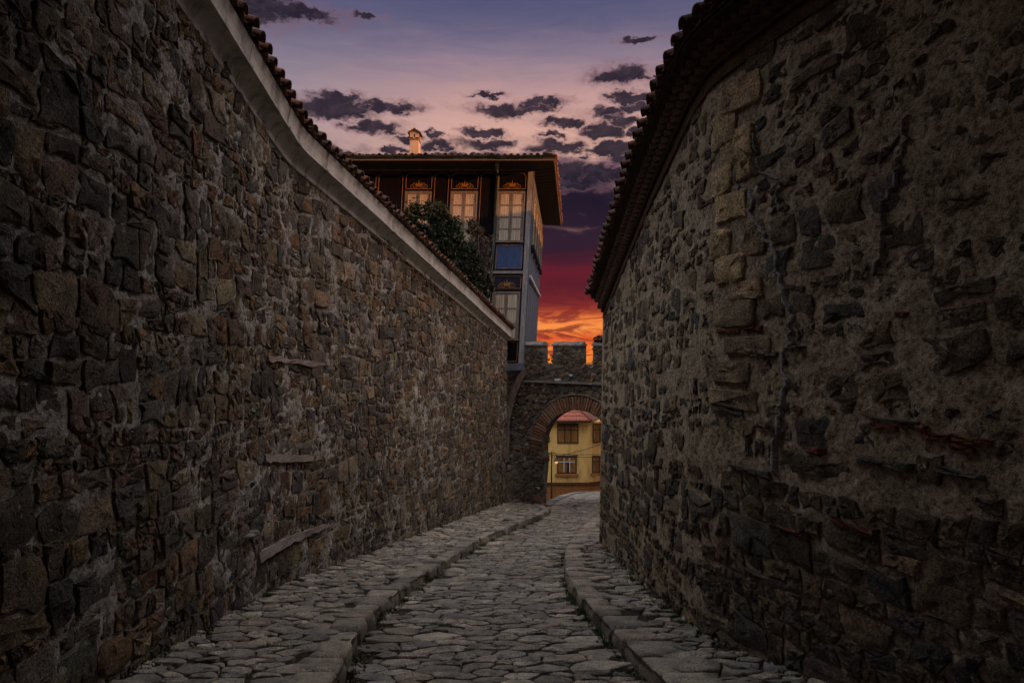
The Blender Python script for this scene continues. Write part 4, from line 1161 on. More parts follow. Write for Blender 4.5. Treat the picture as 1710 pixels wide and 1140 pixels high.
def shutters(x0, x1, z0, z1, boards=4, hinge=True):
    """closed pair of panelled shutters in a frame"""
    w = .05; y = YF
    mb = MB()
    mb.box((x0, y-.06, z0), (x0+w, y-.004, z1)); mb.box((x1-w, y-.06, z0), (x1, y-.004, z1)); mb.box((x0+w+.001, y-.058, z1-w*1.3), (x1-w-.001, y-.004, z1)); mb.box((x0-.03, y-.09, z0-.045), (x1+.03, y-.004, z0-.002))
    win = mb.build('shuttered_window', M['shutter_paint'], H, lean)
    xa, xb = x0+w+.003, x1-w-.003; xm = (xa+xb)/2; za, zb = z0+.004, z1-w*1.3-.004
    for (l, r_) in ((xa, xm-.004), (xm+.004, xb)):
        ww = r_-l; st = .055
        m2 = MB(); m2.box((l, y-.03, za), (r_, y-.008, zb)); leaf = m2.build('shutter_leaf', M['dark_panel_paint'], win, lean)
        m2 = MB(); m2.box((l+.001, y-.048, za+.001), (l+st, y-.031, zb-.001)); m2.box((r_-st, y-.048, za+.001), (r_-.001, y-.031, zb-.001))
        rows = np.linspace(za, zb, boards+1)
        for k, zz in enumerate(rows):
            z_a = max(za+.001, zz-.028); z_b = min(zb-.001, zz+.028); m2.box((l+st+.001, y-.046, z_a), (r_-st-.001, y-.031, z_b))
        m2.build('shutter_rails', M['shutter_paint'], win, lean)
        for k in range(boards):
            z_a = rows[k]+.031; z_b = rows[k+1]-.031; nb = 4; iw = (ww-2*st-.004)/nb
            m3 = MB()
            for j in range(nb): m3.box((l+st+.002+j*iw+.003, y-.039+random.uniform(-.003, .003), z_a), (l+st+.002+(j+1)*iw-.003, y-.0305, z_b))
            m3.build('shutter_panel', M['shutter_board'], win, lean)
    if hinge:
        for zz in (za+(zb-za)*.12, za+(zb-za)*.48, za+(zb-za)*.87):
            for xx in (xa-.01, xb-.035):
                m4 = MB(); m4.box((xx, y-.062, zz-.035), (xx+.045, y-.0485, zz+.035)); m4.build('hinge', M['rust_iron'], win, lean)
    return win
def facade():
    z_t = fz(289.5); zp0 = fz(317)
    for (a, b) in ((664, 708), (740, 785), (819, 864.5)):
        shutters(fx(a), fx(b), fz(403), fz(320))
        hb('panel', M['dark_panel_paint'], (fx(a-1), YF-.018, zp0), (fx(b+1), YF-.003, z_t+.05))
        panel_frame(H, fx(a+.5), fx(b-.5), zp0+.03, z_t)
        ornament(H, fx((a+b)/2), zp0+.07, .62, .24)
    for (a, b) in ((560, 614.7), (618.6, 659.5), (712, 736), (789, 815)):
        hb('panel', M['dark_panel_paint'], (fx(a-.5), YF-.016, fz(404)), (fx(b+.5), YF-.003, z_t+.05))
        panel_frame(H, fx(a+.5), fx(b-.5), fz(404), z_t, .08, .018, True)
    # blue panel under the street-side window
    hb('panel', M['blue_paint'], (fx(820), YF-.020, fz(449.5)), (fx(865), YF-.003, fz(407)))
    panel_frame(H, fx(821), fx(864), fz(448), fz(409), .08)
    mb = MB()
    for sg in (-1, 1):
        t = np.linspace(0, 1, 16); xc = fx(842.5); a = PI*.5+t*PI*1.6
        mb.tube(np.c_[xc+sg*(.12+.06*(1-.6*t)*np.cos(a)), np.full(16, YF-.03), fz(410.5)+.04*(1-.6*t)*np.sin(a)], .011, 5)
        mb.tube([(xc, YF-.03, fz(412)), (xc+sg*.1, YF-.03, fz(409.5)), (xc+sg*.26, YF-.03, fz(410.5))], .010, 5)
    mb.build('ornament', M['gold_paint'], H, lean)
    # lower storey
    hb('panel', M['navy_paint'], (fx(817), YF-.016, fz(483)), (fx(866), YF-.003, fz(459)))
    panel_frame(H, fx(818.5), fx(864.5), fz(481.5), fz(461), .02)
    ornament(H, fx(841.5), fz(479.5), .62, .27)
    shutters(fx(818.5), fx(864.5), fz(566), fz(487), 3, False)
    hb('panel', M['dark_panel_paint'], (fx(818), YF-.018, fz(604)), (fx(866), YF-.003, fz(569)))
    panel_frame(H, fx(820), fx(864.5), fz(603), fz(571), .02, .016)
facade()

def side_windows():
    z0, z1 = fz(404), fz(318)
    for k in range(5):
        ya = YF + .75 + k*2.12; yb = ya + 1.35
        def sp(y, o): return sx(y) + o
        def blk(mb, y0, y1, za, zb, o0, o1):
            mb.prism([(sp(y0, o0), y0, za), (sp(y0, o1), y0, za), (sp(y1, o1), y1, za), (sp(y1, o0), y1, za)], [(sp(y0, o0), y0, zb), (sp(y0, o1), y0, zb), (sp(y1, o1), y1, zb), (sp(y1, o0), y1, zb)])
        mb = MB(); blk(mb, ya, ya+.14, z0, z1, .024, .085); blk(mb, yb-.14, yb, z0, z1, .024, .085); blk(mb, ya+.141, yb-.141, z1-.1, z1, .024, .08)
        w = mb.build('shuttered_window', M['shutter_paint'], H, lean)
        mb = MB(); blk(mb, ya+.142, yb-.142, z0+.01, z1-.102, .024, .035); mb.build('pane', M['dark_glass'], w, lean)
        for (y0, y1) in ((ya+.15, (ya+yb)/2-.01), ((ya+yb)/2+.01, yb-.15)):
            mb = MB(); blk(mb, y0, y0+.06, z0+.012, z1-.104, .036, .06); blk(mb, y1-.06, y1, z0+.012, z1-.104, .036, .06)
            for zz in np.linspace(z0+.05, z1-.16, 5): blk(mb, y0+.061, y1-.061, zz-.03, zz+.03, .036, .058)
            mb.build('shutter_leaf', M['shutter_board'], w, lean)
        mb = MB(); blk(mb, ya-.05, yb+.05, z0-.13, z0-.003, .024, .15); mb.build('sill', M['navy_paint'], w, lean)
side_windows()

def house_roof():
    yE, zE = 23.38, fz(270)+.02
    zE = CAMH + (570-268)/F*yE
    xR = CX + .66; yB = 36.6; xB = sx(yB) + .92
    # eave board surface (soffit), rising outwards from the wall head
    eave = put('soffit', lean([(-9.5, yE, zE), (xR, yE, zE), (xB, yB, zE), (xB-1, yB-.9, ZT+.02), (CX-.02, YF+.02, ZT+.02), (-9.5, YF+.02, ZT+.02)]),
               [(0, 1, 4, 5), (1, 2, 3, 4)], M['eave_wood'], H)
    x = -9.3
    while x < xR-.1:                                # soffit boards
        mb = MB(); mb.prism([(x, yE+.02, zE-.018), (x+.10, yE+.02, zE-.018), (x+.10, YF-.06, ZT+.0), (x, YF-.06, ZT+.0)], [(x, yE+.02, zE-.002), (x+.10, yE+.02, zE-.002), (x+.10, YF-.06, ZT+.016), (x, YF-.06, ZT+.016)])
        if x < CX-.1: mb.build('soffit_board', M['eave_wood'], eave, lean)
        x += .42
    y = YF+.1
    while y < 36:
        mb = MB(); a, b = sx(y)+.04, sx(y)+.78+(y-YF)*.008
        mb.prism([(a, y, ZT+.0), (b, y, zE-.018), (b, y+.12, zE-.018), (a, y+.12, ZT+.0)], [(a, y, ZT+.016), (b, y, zE-.002), (b, y+.12, zE-.002), (a, y+.12, ZT+.016)])
        mb.build('soffit_board', M['eave_wood'], eave, lean); y += .5
    # fascia
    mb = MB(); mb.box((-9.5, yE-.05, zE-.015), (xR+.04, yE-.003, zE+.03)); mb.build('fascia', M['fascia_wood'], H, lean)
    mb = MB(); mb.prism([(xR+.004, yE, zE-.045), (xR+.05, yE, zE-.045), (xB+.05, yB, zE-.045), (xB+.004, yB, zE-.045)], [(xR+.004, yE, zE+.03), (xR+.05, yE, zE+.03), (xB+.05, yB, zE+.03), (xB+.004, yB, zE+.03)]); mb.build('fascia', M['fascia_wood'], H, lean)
    # roof slopes
    zr = zE+.10; sl = .215; yr = 30.0; zR = zr+(yr-yE)*sl; xr = xR-5.6
    V = [(-9.5, yE-.05, zr), (xR+.05, yE-.05, zr), (xB+.05, yB, zr), (xr, yr, zR), (-9.5, yr, zR), (-9.5, yB, zr)]
    roof = put('roof', lean(V), [(0, 1, 3, 4), (1, 2, 3), (2, 5, 4, 3)], M['clay_tile'], H)
    put('roof_edge', lean([(-9.5, yE-.048, zE+.032), (xR+.048, yE-.048, zE+.032), (xB+.048, yB, zE+.032), (-9.5, yE-.048, zr-.002), (xR+.048, yE-.048, zr-.002), (xB+.048, yB, zr-.002)]), [(0, 1, 4, 3), (1, 2, 5, 4)], M['eave_wood'], roof)
    # gutter along the front
    mb = MB()
    n = 9; prof = [(-.075*math.sin(a), -.075*math.cos(a)) for a in np.linspace(-PI/2, PI/2, n)]
    V = []; xs = np.linspace(-9.5, xR+.02, 40)
    for xx in xs:
        sag = random.uniform(-.012, .012)
        for (o, h) in [(p[1], p[0]) for p in prof]: V.append((xx, yE-.125+o, zE+.14+sag-abs(h) if True else 0))
    Fc = [(i*n+j, (i+1)*n+j, (i+1)*n+j+1, i*n+j+1) for i in range(len(xs)-1) for j in range(n-1)]
    put('gutter', lean(V), Fc, M['gutter_copper'], H, None, True)
    # tiles along both eaves
    x = -8.0
    while x < xR:
        for up, me in ((0, random.choice(COVER)), (1, random.choice(PAN))):
            xx = x + .11*up; p = lean([(xx, yE-.10+random.uniform(-.03, .03), zr+.03+.05*up+random.uniform(-.01, .015))])[0]
            inst('tile', me, tuple(p), (random.uniform(-.1, .1), -math.atan(sl), PI/2+random.uniform(-.06, .06)), roof)
        x += .225
    y = yE
    while y < yB:
        xx = xR + (y-yE)/(yB-yE)*(xB-xR)
        for up, me in ((0, random.choice(COVER)), (1, random.choice(PAN))):
            p = lean([(xx+.10+random.uniform(-.03, .03), y+.11*up, zr+.03+.05*up)])[0]
            inst('tile', me, tuple(p), (0, -.25, PI+.07+random.uniform(-.06, .06)), roof)
        y += .225
    # a few rows of covers higher up the front slope
    for r in range(1, 4):
        x = -8.0
        while x < xR-.3*r:
            p = lean([(x, yE-.10+.40*r+random.uniform(-.02, .02), zr+.03+.40*r*sl+random.uniform(-.005, .02))])[0]
            inst('tile', random.choice(COVER), tuple(p), (0, -math.atan(sl), PI/2+random.uniform(-.08, .08)), roof)
            x += .225*(1 if r < 2 else 1.0)
    # hopper and downpipe
    xp = fx(816); mb = MB(); mb.prism([(xp-.05, YF-.62, zE-.22), (xp+.05, YF-.62, zE-.22), (xp+.05, YF-.52, zE-.22), (xp-.05, YF-.52, zE-.22)], [(xp-.10, yE-.18, zE+.16), (xp+.10, yE-.18, zE+.16), (xp+.10, yE-.06, zE+.16), (xp-.10, yE-.06, zE+.16)])
    hop = mb.build('rain_hopper', M['gutter_copper'], H, lean)
    mb = MB(); mb.tube([(xp, YF-.57, zE-.2), (xp, YF-.52, zE-.30), (xp+.03, YF-.10, ZT-.10), (xp+.03, YF-.08, ZT-.4), (xp-.0, YF-.08, 5), (xp-.02, YF-.08, fz(452)), (xp-.02, YF-.08, fz(500))], .042, 8); mb.build('downpipe', M['gutter_copper'], H, lean, True)
    mb = MB(); mb.tube([(fx(812), YF-.3, fz(476)), (fx(812), YF-.3, fz(540))], .055, 8); mb.build('downpipe', M['corner_board'], H, lean, True)
    # chimney
    yc = 28.0; px = lambda u: (u-855)/F*yc; pz = lambda v: CAMH+(570-v)/F*yc
    D = .62; cm = M['chimney_render']
    mb = MB(); mb.box((px(684.4), yc, pz(262)), (px(698.6), yc+D, pz(233.2))); ch = mb.build('chimney', cm, H)
    mb = MB(); mb.box((px(683.6), yc-.03, pz(233.1)), (px(699.4), yc+D+.03, pz(231.2))); mb.build('chimney_band', M['brown_timber'], ch)
    # head with openings: four corner piers, lintel, gable
    x0, x1, za, zb, zc = px(684.6), px(699.2), pz(231.1), pz(224), pz(221.6)
    mb = MB(); w = .145
    for (a, b) in ((x0, x0+w), (x1-w, x1)):
        for (c, d) in ((yc, yc+w), (yc+D-w, yc+D)): mb.box((a, c, za), (b, d, zb))
    mb.box((x0, yc, za), (x1, yc+.05, pz(229.4))); mb.box((x0, yc+D-.05, za), (x1, yc+D, pz(229.4)))
    mb.box((x0-.002, yc-.002, zb+.001), (x1+.002, yc+D+.002, zc)); mb.build('chimney_head', cm, ch)
    xm = (x0+x1)/2; zt = pz(217)
    mb = MB(); mb.prism([(x0, yc, zc+.001), (x1, yc, zc+.001), (xm, yc, zt)], [(x0, yc+D, zc+.001), (x1, yc+D, zc+.001), (xm, yc+D, zt)]); mb.build('chimney_gable', cm, ch)
    for sg in (-1, 1):
        mb = MB(); e = (x1-x0)/2+.09
        mb.prism([(xm, yc-.07, zt+.012), (xm+sg*e, yc-.07, zc-.03), (xm+sg*e, yc-.07, zc+.015), (xm, yc-.07, zt+.06)], [(xm, yc+D+.07, zt+.012), (xm+sg*e, yc+D+.07, zc-.03), (xm+sg*e, yc+D+.07, zc+.015), (xm, yc+D+.07, zt+.06)])
        mb.build('chimney_slab', M['clay_tile'], ch)
    mb = MB(); mb.box((xm-.06, yc+.02, zt+.03), (xm+.06, yc+.20, pz(214.3))); mb.box((xm-.045, yc+.03, pz(214.2)), (xm+.045, yc+.19, pz(212.9))); mb.build('chimney_finial', cm, ch)
house_roof()

def braces():
    # curved timber bracket carrying the projecting corner
    t = np.linspace(0, 1, 14); p0, p1, p2 = P(877, 619, 24.2), P(858, 640, 24.25), P(846, 705, 24.45)
    pts = ((1-t)**2)[:, None]*p0 + (2*t*(1-t))[:, None]*p1 + (t**2)[:, None]*p2
    pts = np.vstack([pts, P(845, 770, 24.5)])
    w = .11; V = []
    T = np.gradient(pts, axis=0); T /= np.linalg.norm(T, axis=1)[:, None]
    for i in range(len(pts)):
        n = np.cross(T[i], [0, 1, 0]); n /= np.linalg.norm(n)
        for (a, b) in ((-1, -1), (1, -1), (1, 1), (-1, 1)): V.append(pts[i] + n*w*a + np.array([0, b*.09, 0]))
    m = len(pts); Fc = [(i*4+j, i*4+(j+1) % 4, (i+1)*4+(j+1) % 4, (i+1)*4+j) for i in range(m-1) for j in range(4)] + [(3, 2, 1, 0), tuple((m-1)*4+j for j in range(4))]
    put('curved_brace', V, Fc, M['brown_timber'], H)
braces()

# ================================================================== yellow house beyond the gate
YH = 62.0
YHO = thing('rendered_house', (6.8, YH, -12), 'yellow rendered house with brown plinth and tiled roof, seen through the arch', 'house')
def yellow():
    px = lambda u: (u-855)/F*YH; pz = lambda v: CAMH+(570-v)/F*YH
    xc = px(980.5); zE = pz(704); zP = pz(807)
    # main body, chamfered corner: the right-hand face turns slightly away
    b = np.array([(px(880), YH, zP), (xc, YH, zP), (px(1040), YH-1.2+3.0, zP), (px(1040), YH+9, zP), (px(880), YH+9, zP)]); t = b.copy(); t[:, 2] = zE
    mb = MB(); mb.prism(b, t); mb.build('wall', M['yellow_render'], YHO)
    b2 = b.copy(); b2[:, 2] = -15.5; t2 = b.copy(); t2[:, 2] = zP-.002
    mb = MB(); mb.prism(b2, t2); mb.build('plinth', M['orange_plinth'], YHO)
    mb = MB(); mb.box((px(880), YH-.10, zP-.12), (xc+.05, YH-.003, zP+.10)); mb.build('string_moulding', M['window_frame_brown'], YHO)
    f = lambda x: YH + (x-xc)*1.8/(px(1040)-xc)
    mb = MB(); mb.prism([(xc+.06, f(xc+.06)-.1, zP-.12), (px(1040), f(px(1040))-.1, zP-.12), (px(1040), f(px(1040))-.003, zP-.12), (xc+.06, f(xc+.06)-.003, zP-.12)], [(xc+.06, f(xc+.06)-.1, zP+.1), (px(1040), f(px(1040))-.1, zP+.1), (px(1040), f(px(1040))-.003, zP+.1), (xc+.06, f(xc+.06)-.003, zP+.1)]); mb.build('string_moulding', M['window_frame_brown'], YHO)
    def window(x0, x1, z0, z1, y, white, sill, hood=False):
        w = .13; mb = MB()
        mb.box((x0, y-.07, z0), (x0+w, y-.004, z1)); mb.box((x1-w, y-.07, z0), (x1, y-.004, z1)); mb.box((x0+w+.002, y-.068, z1-w), (x1-w-.002, y-.004, z1)); mb.box((x0+w+.002, y-.068, z0), (x1-w-.002, y-.004, z0+w))
        win = mb.build('window', M['window_frame_brown'], YHO)
        xa, xb, za, zb = x0+w+.003, x1-w-.003, z0+w+.003, z1-w-.003; zt = zb-(zb-za)*.30; th = (xb-xa)/3
        mb = MB(); fm = M['white_frame'] if white else M['window_frame_brown']
        for k in (1, 2): mb.box((xa+th*k-.05, y-.062, za), (xa+th*k+.05, y-.02, zb))
        mb.box((xa, y-.058, zt-.045), (xb, y-.022, zt+.045))
        mb.build('glazing_bars', fm, win)
        for k in range(3):
            for (c, d) in ((za, zt-.046), (zt+.046, zb)):
                mb = MB(); mb.box((xa+th*k+.051, y-.038, c), (xa+th*(k+1)-.051, y-.032, d)); mb.build('pane', M['glass'], win)
        mb = MB(); mb.box((xa, y-.018, za), (xb, y-.006, zb)); mb.build('curtain', M['curtain'], win)
        if white:
            for k in (1,):
                mb = MB(); mb.box((xa+th*k+.3, y-.028, za), (xa+th*(k+1)-.05, y-.0185, zt)); mb.build('dark_gap', M['dark_glass'], win)
        if sill:
            mb = MB(); mb.box((x0-.16, y-.2, z0-.2), (x1+.16, y-.004, z0-.004)); mb.build('sill', M['orange_plinth'], win)
        if hood:
            mb = MB(); mb.box((x0-.1, y-.14, z1+.004), (x1+.1, y-.004, z1+.09)); mb.build('hood', M['fascia_wood'], win)
    window(px(930.5), px(966), pz(740), pz(706.5), YH, False, False)
    window(px(930), px(963), pz(790.5), pz(761), YH, True, True, True)
    for (v1, v0, s_) in ((740, 706.5, False), (790.5, 761, True)):
        xa = px(990 if v1 < 750 else 989); window(xa, xa+1.9, pz(v1), pz(v0), f(xa)-.02, False, s_)
    window(px(885), px(905), pz(740), pz(706.5), YH, False, False)
    # roof: eave, slopes, rows of tiles
    zr = zE+.06; yE = YH-.55
    mb = MB(); mb.box((px(878), yE, zE-.02), (px(986), YH+.2, zE+.10)); mb.build('eave', M['eave_wood'], YHO)
    xr = px(986); hip = [(px(870), yE, zr+.05), (xr, yE, zr+.05), (xr-3.2, YH+3.5, zr+3.0), (px(870), YH+3.5, zr+3.0), (xr+4.5, YH+9, zr+.05)]
    roof = put('roof', hip, [(0, 1, 2, 3), (1, 4, 2)], M['clay_tile'], YHO)
    nrow = 9
    for r in range(nrow):
        tt = r/nrow; y0 = yE + (4.05)*tt; z0 = zr+.06+2.95*tt; x = px(918)
        xe = xr - 3.2*tt
        mb = MB(); xs = np.arange(px(915), xe-.05, .07); 
        if len(xs) < 3: continue
        V = []
        for k, xx in enumerate(xs):
            h = .055*abs(math.sin(k*PI/4)) + random.uniform(0, .008)
            V += [(xx, y0-.02, z0+.03), (xx, y0-.02, z0+.07+h), (xx, y0+.48, z0+.07+h+.28)]
        Fc = [(i*3+j, (i+1)*3+j, (i+1)*3+j+1, i*3+j+1) for i in range(len(xs)-1) for j in range(2)]
        put('tile_row', V, Fc, M['far_tile'], roof, None, True)
    mb = MB(); mb.tube([(xr+.02, yE, zr+.14), (xr-3.2, YH+3.5, zr+3.1)], .13, 7); mb.build('hip_ridge', M['far_tile'], roof, None, True)
simple('far_tile', (.36, .12, .08))
yellow()

# street lamp in front of the yellow house
def lamp():
    y = 59.5; px = lambda u: (u-855)/F*y; pz = lambda v: CAMH+(570-v)/F*y
    x = px(921); L = thing('street_lamp', (x, y, -14.5), 'thin black street lamp with lit lantern before the yellow house', 'street lamp')
    mb = MB(); mb.tube([(x, y, -14.6), (x, y, -11), (x, y, pz(754))], [.09, .07, .05], 8); mb.build('pole', M['dark_iron'], L)
    mb = MB(); mb.tube([(x, y, pz(757)), (x+.2, y, pz(755.5)), (x+.38, y, pz(758)), (x+.42, y, pz(764))], .035, 6)
    t = np.linspace(0, 1, 18); a = PI*.2 + t*PI*2.2; rr = .16*(1-.7*t); mb.tube(np.c_[x+.19+rr*np.cos(a), np.full(18, y), pz(762)+rr*np.sin(a)], .025, 5)
    mb.build('bracket', M['dark_iron'], L)
    mb = MB(); a = PI*.8 - t*PI*2.2; mb.tube(np.c_[x-.24+rr*np.cos(a), np.full(18, y), pz(760)+rr*np.sin(a)], .03, 5); mb.tube([(x, y, pz(757)), (x-.3, y, pz(757)), (x-.42, y, pz(762))], .03, 5); mb.build('scroll', M['dark_iron'], L)
    xl = x+.42; za, zb = pz(773.5), pz(769.5)
    mb = MB(); mb.prism([(xl-.09, y-.09, za), (xl+.09, y-.09, za), (xl+.09, y+.09, za), (xl-.09, y+.09, za)], [(xl-.15, y-.15, zb), (xl+.15, y-.15, zb), (xl+.15, y+.15, zb), (xl-.15, y+.15, zb)]); mb.build('lantern_glass', M['lamp_light'], L)
    mb = MB(); mb.prism([(xl-.24, y-.24, zb+.004), (xl+.24, y-.24, zb+.004), (xl+.24, y+.24, zb+.004), (xl-.24, y+.24, zb+.004)], [(xl-.05, y-.05, zb+.25), (xl+.05, y-.05, zb+.25), (xl+.05, y+.05, zb+.25), (xl-.05, y+.05, zb+.25)]); mb.build('lantern_cap', M['dark_iron'], L)
lamp()
def cables():
    y = 58.0
    for k, (a, b, sag, lab) in enumerate((((908, 755), (1012, 758), 2.0, 'upper overhead cable crossing the yellow house facade'),
                                          ((908, 757), (1012, 762), 3.0, 'lower overhead cable sagging under the other across the yellow facade'),
                                          ((940, 759), (1012, 738), 2.0, 'slanting overhead cable rising to the right on the yellow facade'))):
        t = np.linspace(0, 1, 16); pts = [P(a[0]+(b[0]-a[0])*q, a[1]+(b[1]-a[1])*q+sag*4*q*(1-q), y-.3*k) for q in t]
        mb = MB(); mb.tube(pts, .022, 5); tag(mb.build('overhead_cable', M['cable'], None, None, True), lab, 'cable')
cables()

# ================================================================== plants
def foliage(name, blobs, n, size, mat, parent, jitter=.9):
    """thousands of small folded leaves in ragged clumps"""
    rng = RNG; cen = []; 
    vol = np.array([b[3]**2 for b in blobs]); vol = vol/vol.sum()
    V = np.zeros((n*4, 3)); T = np.zeros((n*4, 3)); Fc = []
    sub = []
    for b in blobs:
        for _ in range(26):
            d = rng.normal(0, 1, 3); d /= np.linalg.norm(d); rr = b[3]*rng.uniform(.35, 1.02)
            sub.append((np.array(b[:3]) + d*rr*np.array([1, .8, 1]), b[3]*rng.uniform(.16, .34), rng.uniform(.0, 1)))
    for i in range(n):
        c, r, sh = sub[rng.integers(len(sub))]
        p = c + np.clip(rng.normal(0, .55, 3), -1.3, 1.3)*r
        a = rng.normal(0, 1, 3); a /= np.linalg.norm(a); b_ = np.cross(a, rng.normal(0, 1, 3)); b_ /= np.linalg.norm(b_)
        s = size*rng.uniform(.6, 1.35)
        V[i*4:i*4+4] = [p - a*s, p + b_*s*.42, p + a*s, p - b_*s*.42]
        T[i*4:i*4+4] = np.clip(rng.uniform(0, .7) + .3*sh, 0, 1)
        Fc.append((i*4, i*4+1, i*4+2, i*4+3))
    return put(name, V, Fc, mat, parent, T)
def stems(mb, base, tips, r):
    for t in tips:
        b = np.array(base); t = np.array(t); mid = (b+t)/2 + RNG.normal(0, .12, 3)
        q = np.linspace(0, 1, 7)[:, None]; mb.tube((1-q)**2*b + 2*q*(1-q)*mid + q*q*t, np.linspace(r, r*.25, 7), 6)
def shrubs():
    y = 22.7
    def bl(u, v, rp, yy=y): p = P(u, v, yy); return (p[0], p[1], p[2], rp/F*yy)
    S1 = thing('evergreen_shrub', tuple(P(735, 760, 22.9)), 'dark evergreen shrub rising behind the left wall before the blue house', 'shrub')
    b = [bl(690, 366, 30), bl(735, 362, 29), bl(684, 392, 24), bl(712, 405, 40), bl(752, 412, 40), bl(742, 385, 30), bl(780, 440, 38), bl(760, 470, 40), bl(800, 478, 24)]
    foliage('crown', b, 15000, .062, M['evergreen_leaf'], S1)
    mb = MB(); stems(mb, P(740, 700, 22.9), [q[:3] for q in b], .07); mb.build('trunk', M['brown_timber'], S1, None, True)
    S2 = thing('twiggy_shrub', tuple(P(800, 700, 23.3)), 'brownish twiggy shrub between the evergreen shrub and the blue corner', 'shrub')
    b = [bl(798, 400, 24, 23.2), bl(803, 440, 22, 23.2), bl(806, 475, 18, 23.2), bl(790, 380, 13, 23.2)]
    foliage('crown', b, 3200, .045, M['brown_leaf'], S2)
    mb = MB(); tips = []
    for q in b: tips += [np.array(q[:3]) + RNG.normal(0, .55, 3)*q[3]*np.array([1, .6, 1]) for _ in range(9)]
    stems(mb, P(800, 640, 23.3), tips, .022); mb.build('stem', M['brown_timber'], S2, None, True)
    S3 = thing('small_shrub', tuple(P(640, 700, 22.0)), 'small yellowish shrub peeping over the wall tiles, left of the evergreen', 'shrub')
    b = [bl(634, 330, 9, 22.2), bl(644, 336, 8, 22.2), bl(640, 352, 12, 22.2)]
    foliage('crown', b, 900, .05, M['grass_leaf'], S3)
    mb = MB(); stems(mb, P(640, 600, 22.2), [q[:3] for q in b], .04); mb.build('trunk', M['brown_timber'], S3, None, True)
    # weed with reddish flowers in the crenel of the gate
    c = gp(qu(914), .87, -.2); S4 = thing('flowering_weed', tuple(c), 'little weed with reddish flowers growing in the left gap of the battlements', 'plant')
    mb = MB(); tips = [c + np.array([a, 0, h]) for a, h in ((-.12, .1), (.02, .30), (.1, .12), (.06, .22), (-.04, .14), (.15, .07))]
    stems(mb, c, tips, .008); mb.build('stem', M['evergreen_leaf'], S4, None, False, (.5, .5, .5))
    foliage('leaves', [(t[0], t[1], t[2], .04) for t in tips], 120, .025, M['evergreen_leaf'], S4)
    for t in tips[:5]:
        V, Fc = stone_geo(np.array([(-.03, -.03), (.03, -.03), (.03, .03), (-.03, .03)]), .03, 8, RNG, .001, .02)
        put('flower', V + t + np.array([.01, -.03, -.01]), Fc, M['pink_flower'], S4, None, True)
shrubs()

def grass():
    """tufts in the gutter under the kerbs and at the wall foot"""
    n = 14000; V = np.zeros((n*3, 3)); T = np.zeros((n*3, 3)); Fc = []; i = 0
    rng = RNG
    spots = []
    for _ in range(70): y = rng.uniform(4.2, 20); spots.append((float(kerbL(y))+.035, y, -ROADDROP, .05))
    for _ in range(60): y = rng.uniform(4.4, 13); spots.append((float(kerbR(y))-.04, y, -ROADDROP, .05))
    for _ in range(34):
        y = rng.uniform(4.5, 13); s = WR.s_of_y(y); X, N, _ = WR.at(np.array([s])); spots.append((X[0, 0]+N[0, 0]*.07, X[0, 1], 0, .05))
    for _ in range(30):
        y = rng.uniform(5.5, 20); s = WL.s_of_y(y); X, N, _ = WL.at(np.array([s])); spots.append((X[0, 0]+N[0, 0]*.07, X[0, 1], 0, .06))
    for (u, v) in ((385, 1025), (395, 1030), (405, 1022)):
        yy = 1881/(v-765); spots.append(((u-855)/F*yy, yy, .0, .10))
    while i < n:
        x, y, dz, r = spots[rng.integers(len(spots))]
        px, py = x + rng.normal(0, r*.45), y + rng.normal(0, r*1.8); h = rng.uniform(.015, .065); a = rng.uniform(0, 2*PI); w = rng.uniform(.003, .007)
        z = float(zg(py)) + dz; l = rng.normal(0, .02, 2)
        V[i*3:i*3+3] = [(px-w*math.cos(a), py-w*math.sin(a), z), (px+w*math.cos(a), py+w*math.sin(a), z), (px+l[0], py+l[1], z+h)]
        T[i*3:i*3+3] = rng.uniform(0, 1); Fc.append((i*3, i*3+1, i*3+2)); i += 1
    tag(put('grass', V, Fc, M['grass_leaf'], None, T), 'short green weeds growing in the gutters and along the wall feet', 'grass', None, 'stuff')
grass()

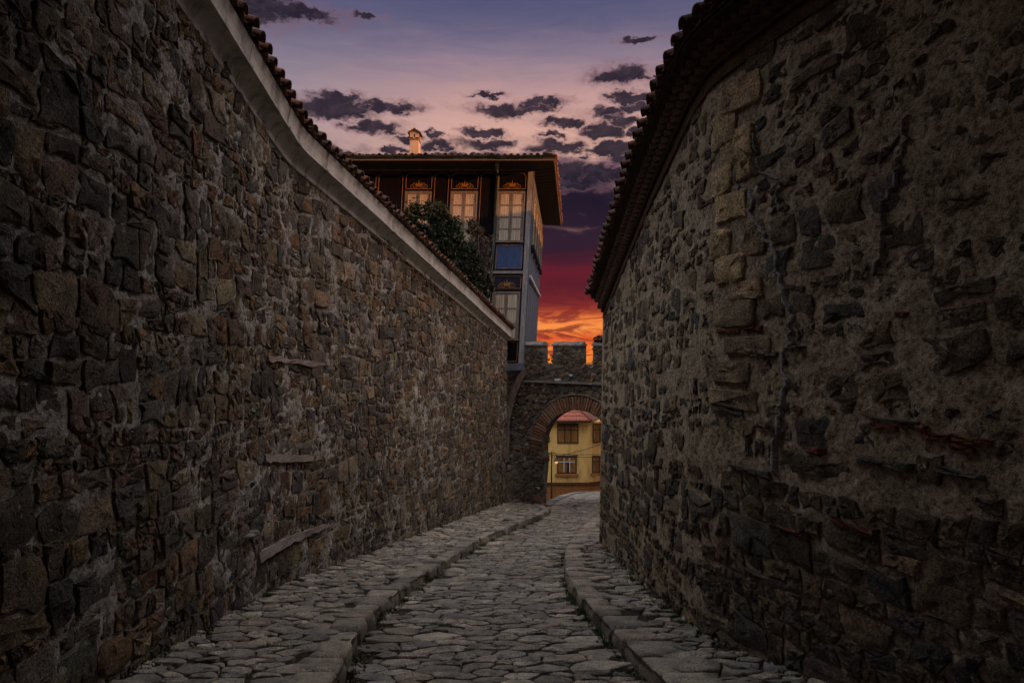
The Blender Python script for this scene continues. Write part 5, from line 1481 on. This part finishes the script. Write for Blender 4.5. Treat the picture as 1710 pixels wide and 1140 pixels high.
def gravel():
    """grit and small chips washed against the walls and kerbs"""
    Vs = []; Fs = []; Ts = []; n = 0
    for _ in range(900):
        k = RNG.random(); y = RNG.uniform(4.2, 16)
        if k < .35: x = float(kerbL(y)) + abs(RNG.normal(0, .06)) + .02; dz = -ROADDROP
        elif k < .6: x = float(kerbR(y)) - abs(RNG.normal(0, .06)) - .02; dz = -ROADDROP
        elif k < .82: X, N, _t = WL.at(np.array([WL.s_of_y(y)])); x = X[0, 0] + .05 + abs(RNG.normal(0, .12)); dz = .0
        else: y = RNG.uniform(4.4, 13); X, N, _t = WR.at(np.array([WR.s_of_y(y)])); x = X[0, 0] - .05 - abs(RNG.normal(0, .10)); dz = .0
        r = RNG.uniform(.006, .022); p = np.array([(r*math.cos(a)*RNG.uniform(.7, 1.3), r*math.sin(a)*RNG.uniform(.7, 1.3)) for a in np.linspace(0, 2*PI, 7)[:-1]])
        V, Fc = stone_geo(p, r*RNG.uniform(.8, 1.4), 6, RNG, .0005, .01)
        V = V + np.array([x, y, 0]); V[:, 2] += zg(V[:, 1]) + dz + .008
        Vs.append(V); Fs += [tuple(i+n for i in f) for f in Fc]; Ts.append(np.repeat(pick(COBBLES)[None], len(V), 0)); n += len(V)
    tag(put('gravel', np.vstack(Vs), Fs, M['cobble'], None, np.vstack(Ts)), 'loose grit and stone chips along the kerbs and wall feet', 'gravel', None, 'stuff')
gravel()

# ================================================================== unseen house-shaped blocks, added to shade the street
def block(name, loc, label, x0, x1, y0, y1, z0, z1, zr, over=.5, jetty=None):
    t = thing(name, loc, label, 'house')
    mb = MB(); mb.box((x0, y0, z0), (x1, y1, z1)); mb.build('wall', M['tan_mortar'], t)
    a, b, c, d = x0-over, x1+over, y0-over, y1+over; ym = (c+d)/2; xm = (a+b)/2
    if (b-a) > (d-c): rid = [(a+(d-c)/2, ym, zr), (b-(d-c)/2, ym, zr)]; fc = [(0, 1, 5, 4), (1, 2, 5), (2, 3, 4, 5), (3, 0, 4)]
    else: rid = [(xm, c+(b-a)/2, zr), (xm, d-(b-a)/2, zr)]; fc = [(0, 1, 4), (1, 2, 5, 4), (2, 3, 5), (3, 0, 4, 5)]
    put('roof', [(a, c, z1+.02), (b, c, z1+.02), (b, d, z1+.02), (a, d, z1+.02)] + rid, fc + [(3, 2, 1, 0)], M['clay_tile'], t)
    return t
block('sun_block_east', (9, 22, -5), 'unseen house-shaped block added east of the gate to stop the low sun', 5.6, 13, 13.52, 37, -9, 5.2, 7.6)  # added out of view: keeps low sun off the far left wall
block('sun_block_lower', (12, 48, -10), 'unseen house-shaped block added past the gate to keep sun off the yellow house', 9.8, 17, 38, 60, -15, 1.0, 3.5)  # added out of sight so direct sun misses the yellow facade
block('sun_block_upper', (8, -6, 0), 'unseen tall house-shaped block added behind the viewer, right side, to stop the sun', 4.4, 13, -16, 2.4, -1, 8.5, 11)  # added behind the viewer to hold sun off the near left wall
T_ = block('sky_block_bridge', (0, -5, 4), 'unseen house-shaped block added over the street to darken its near end', -7.0, 4.3, -9, 5.4, 6.5, 8.6, 10.5)  # added overhead, unseen, to cut the skylight on the near walls
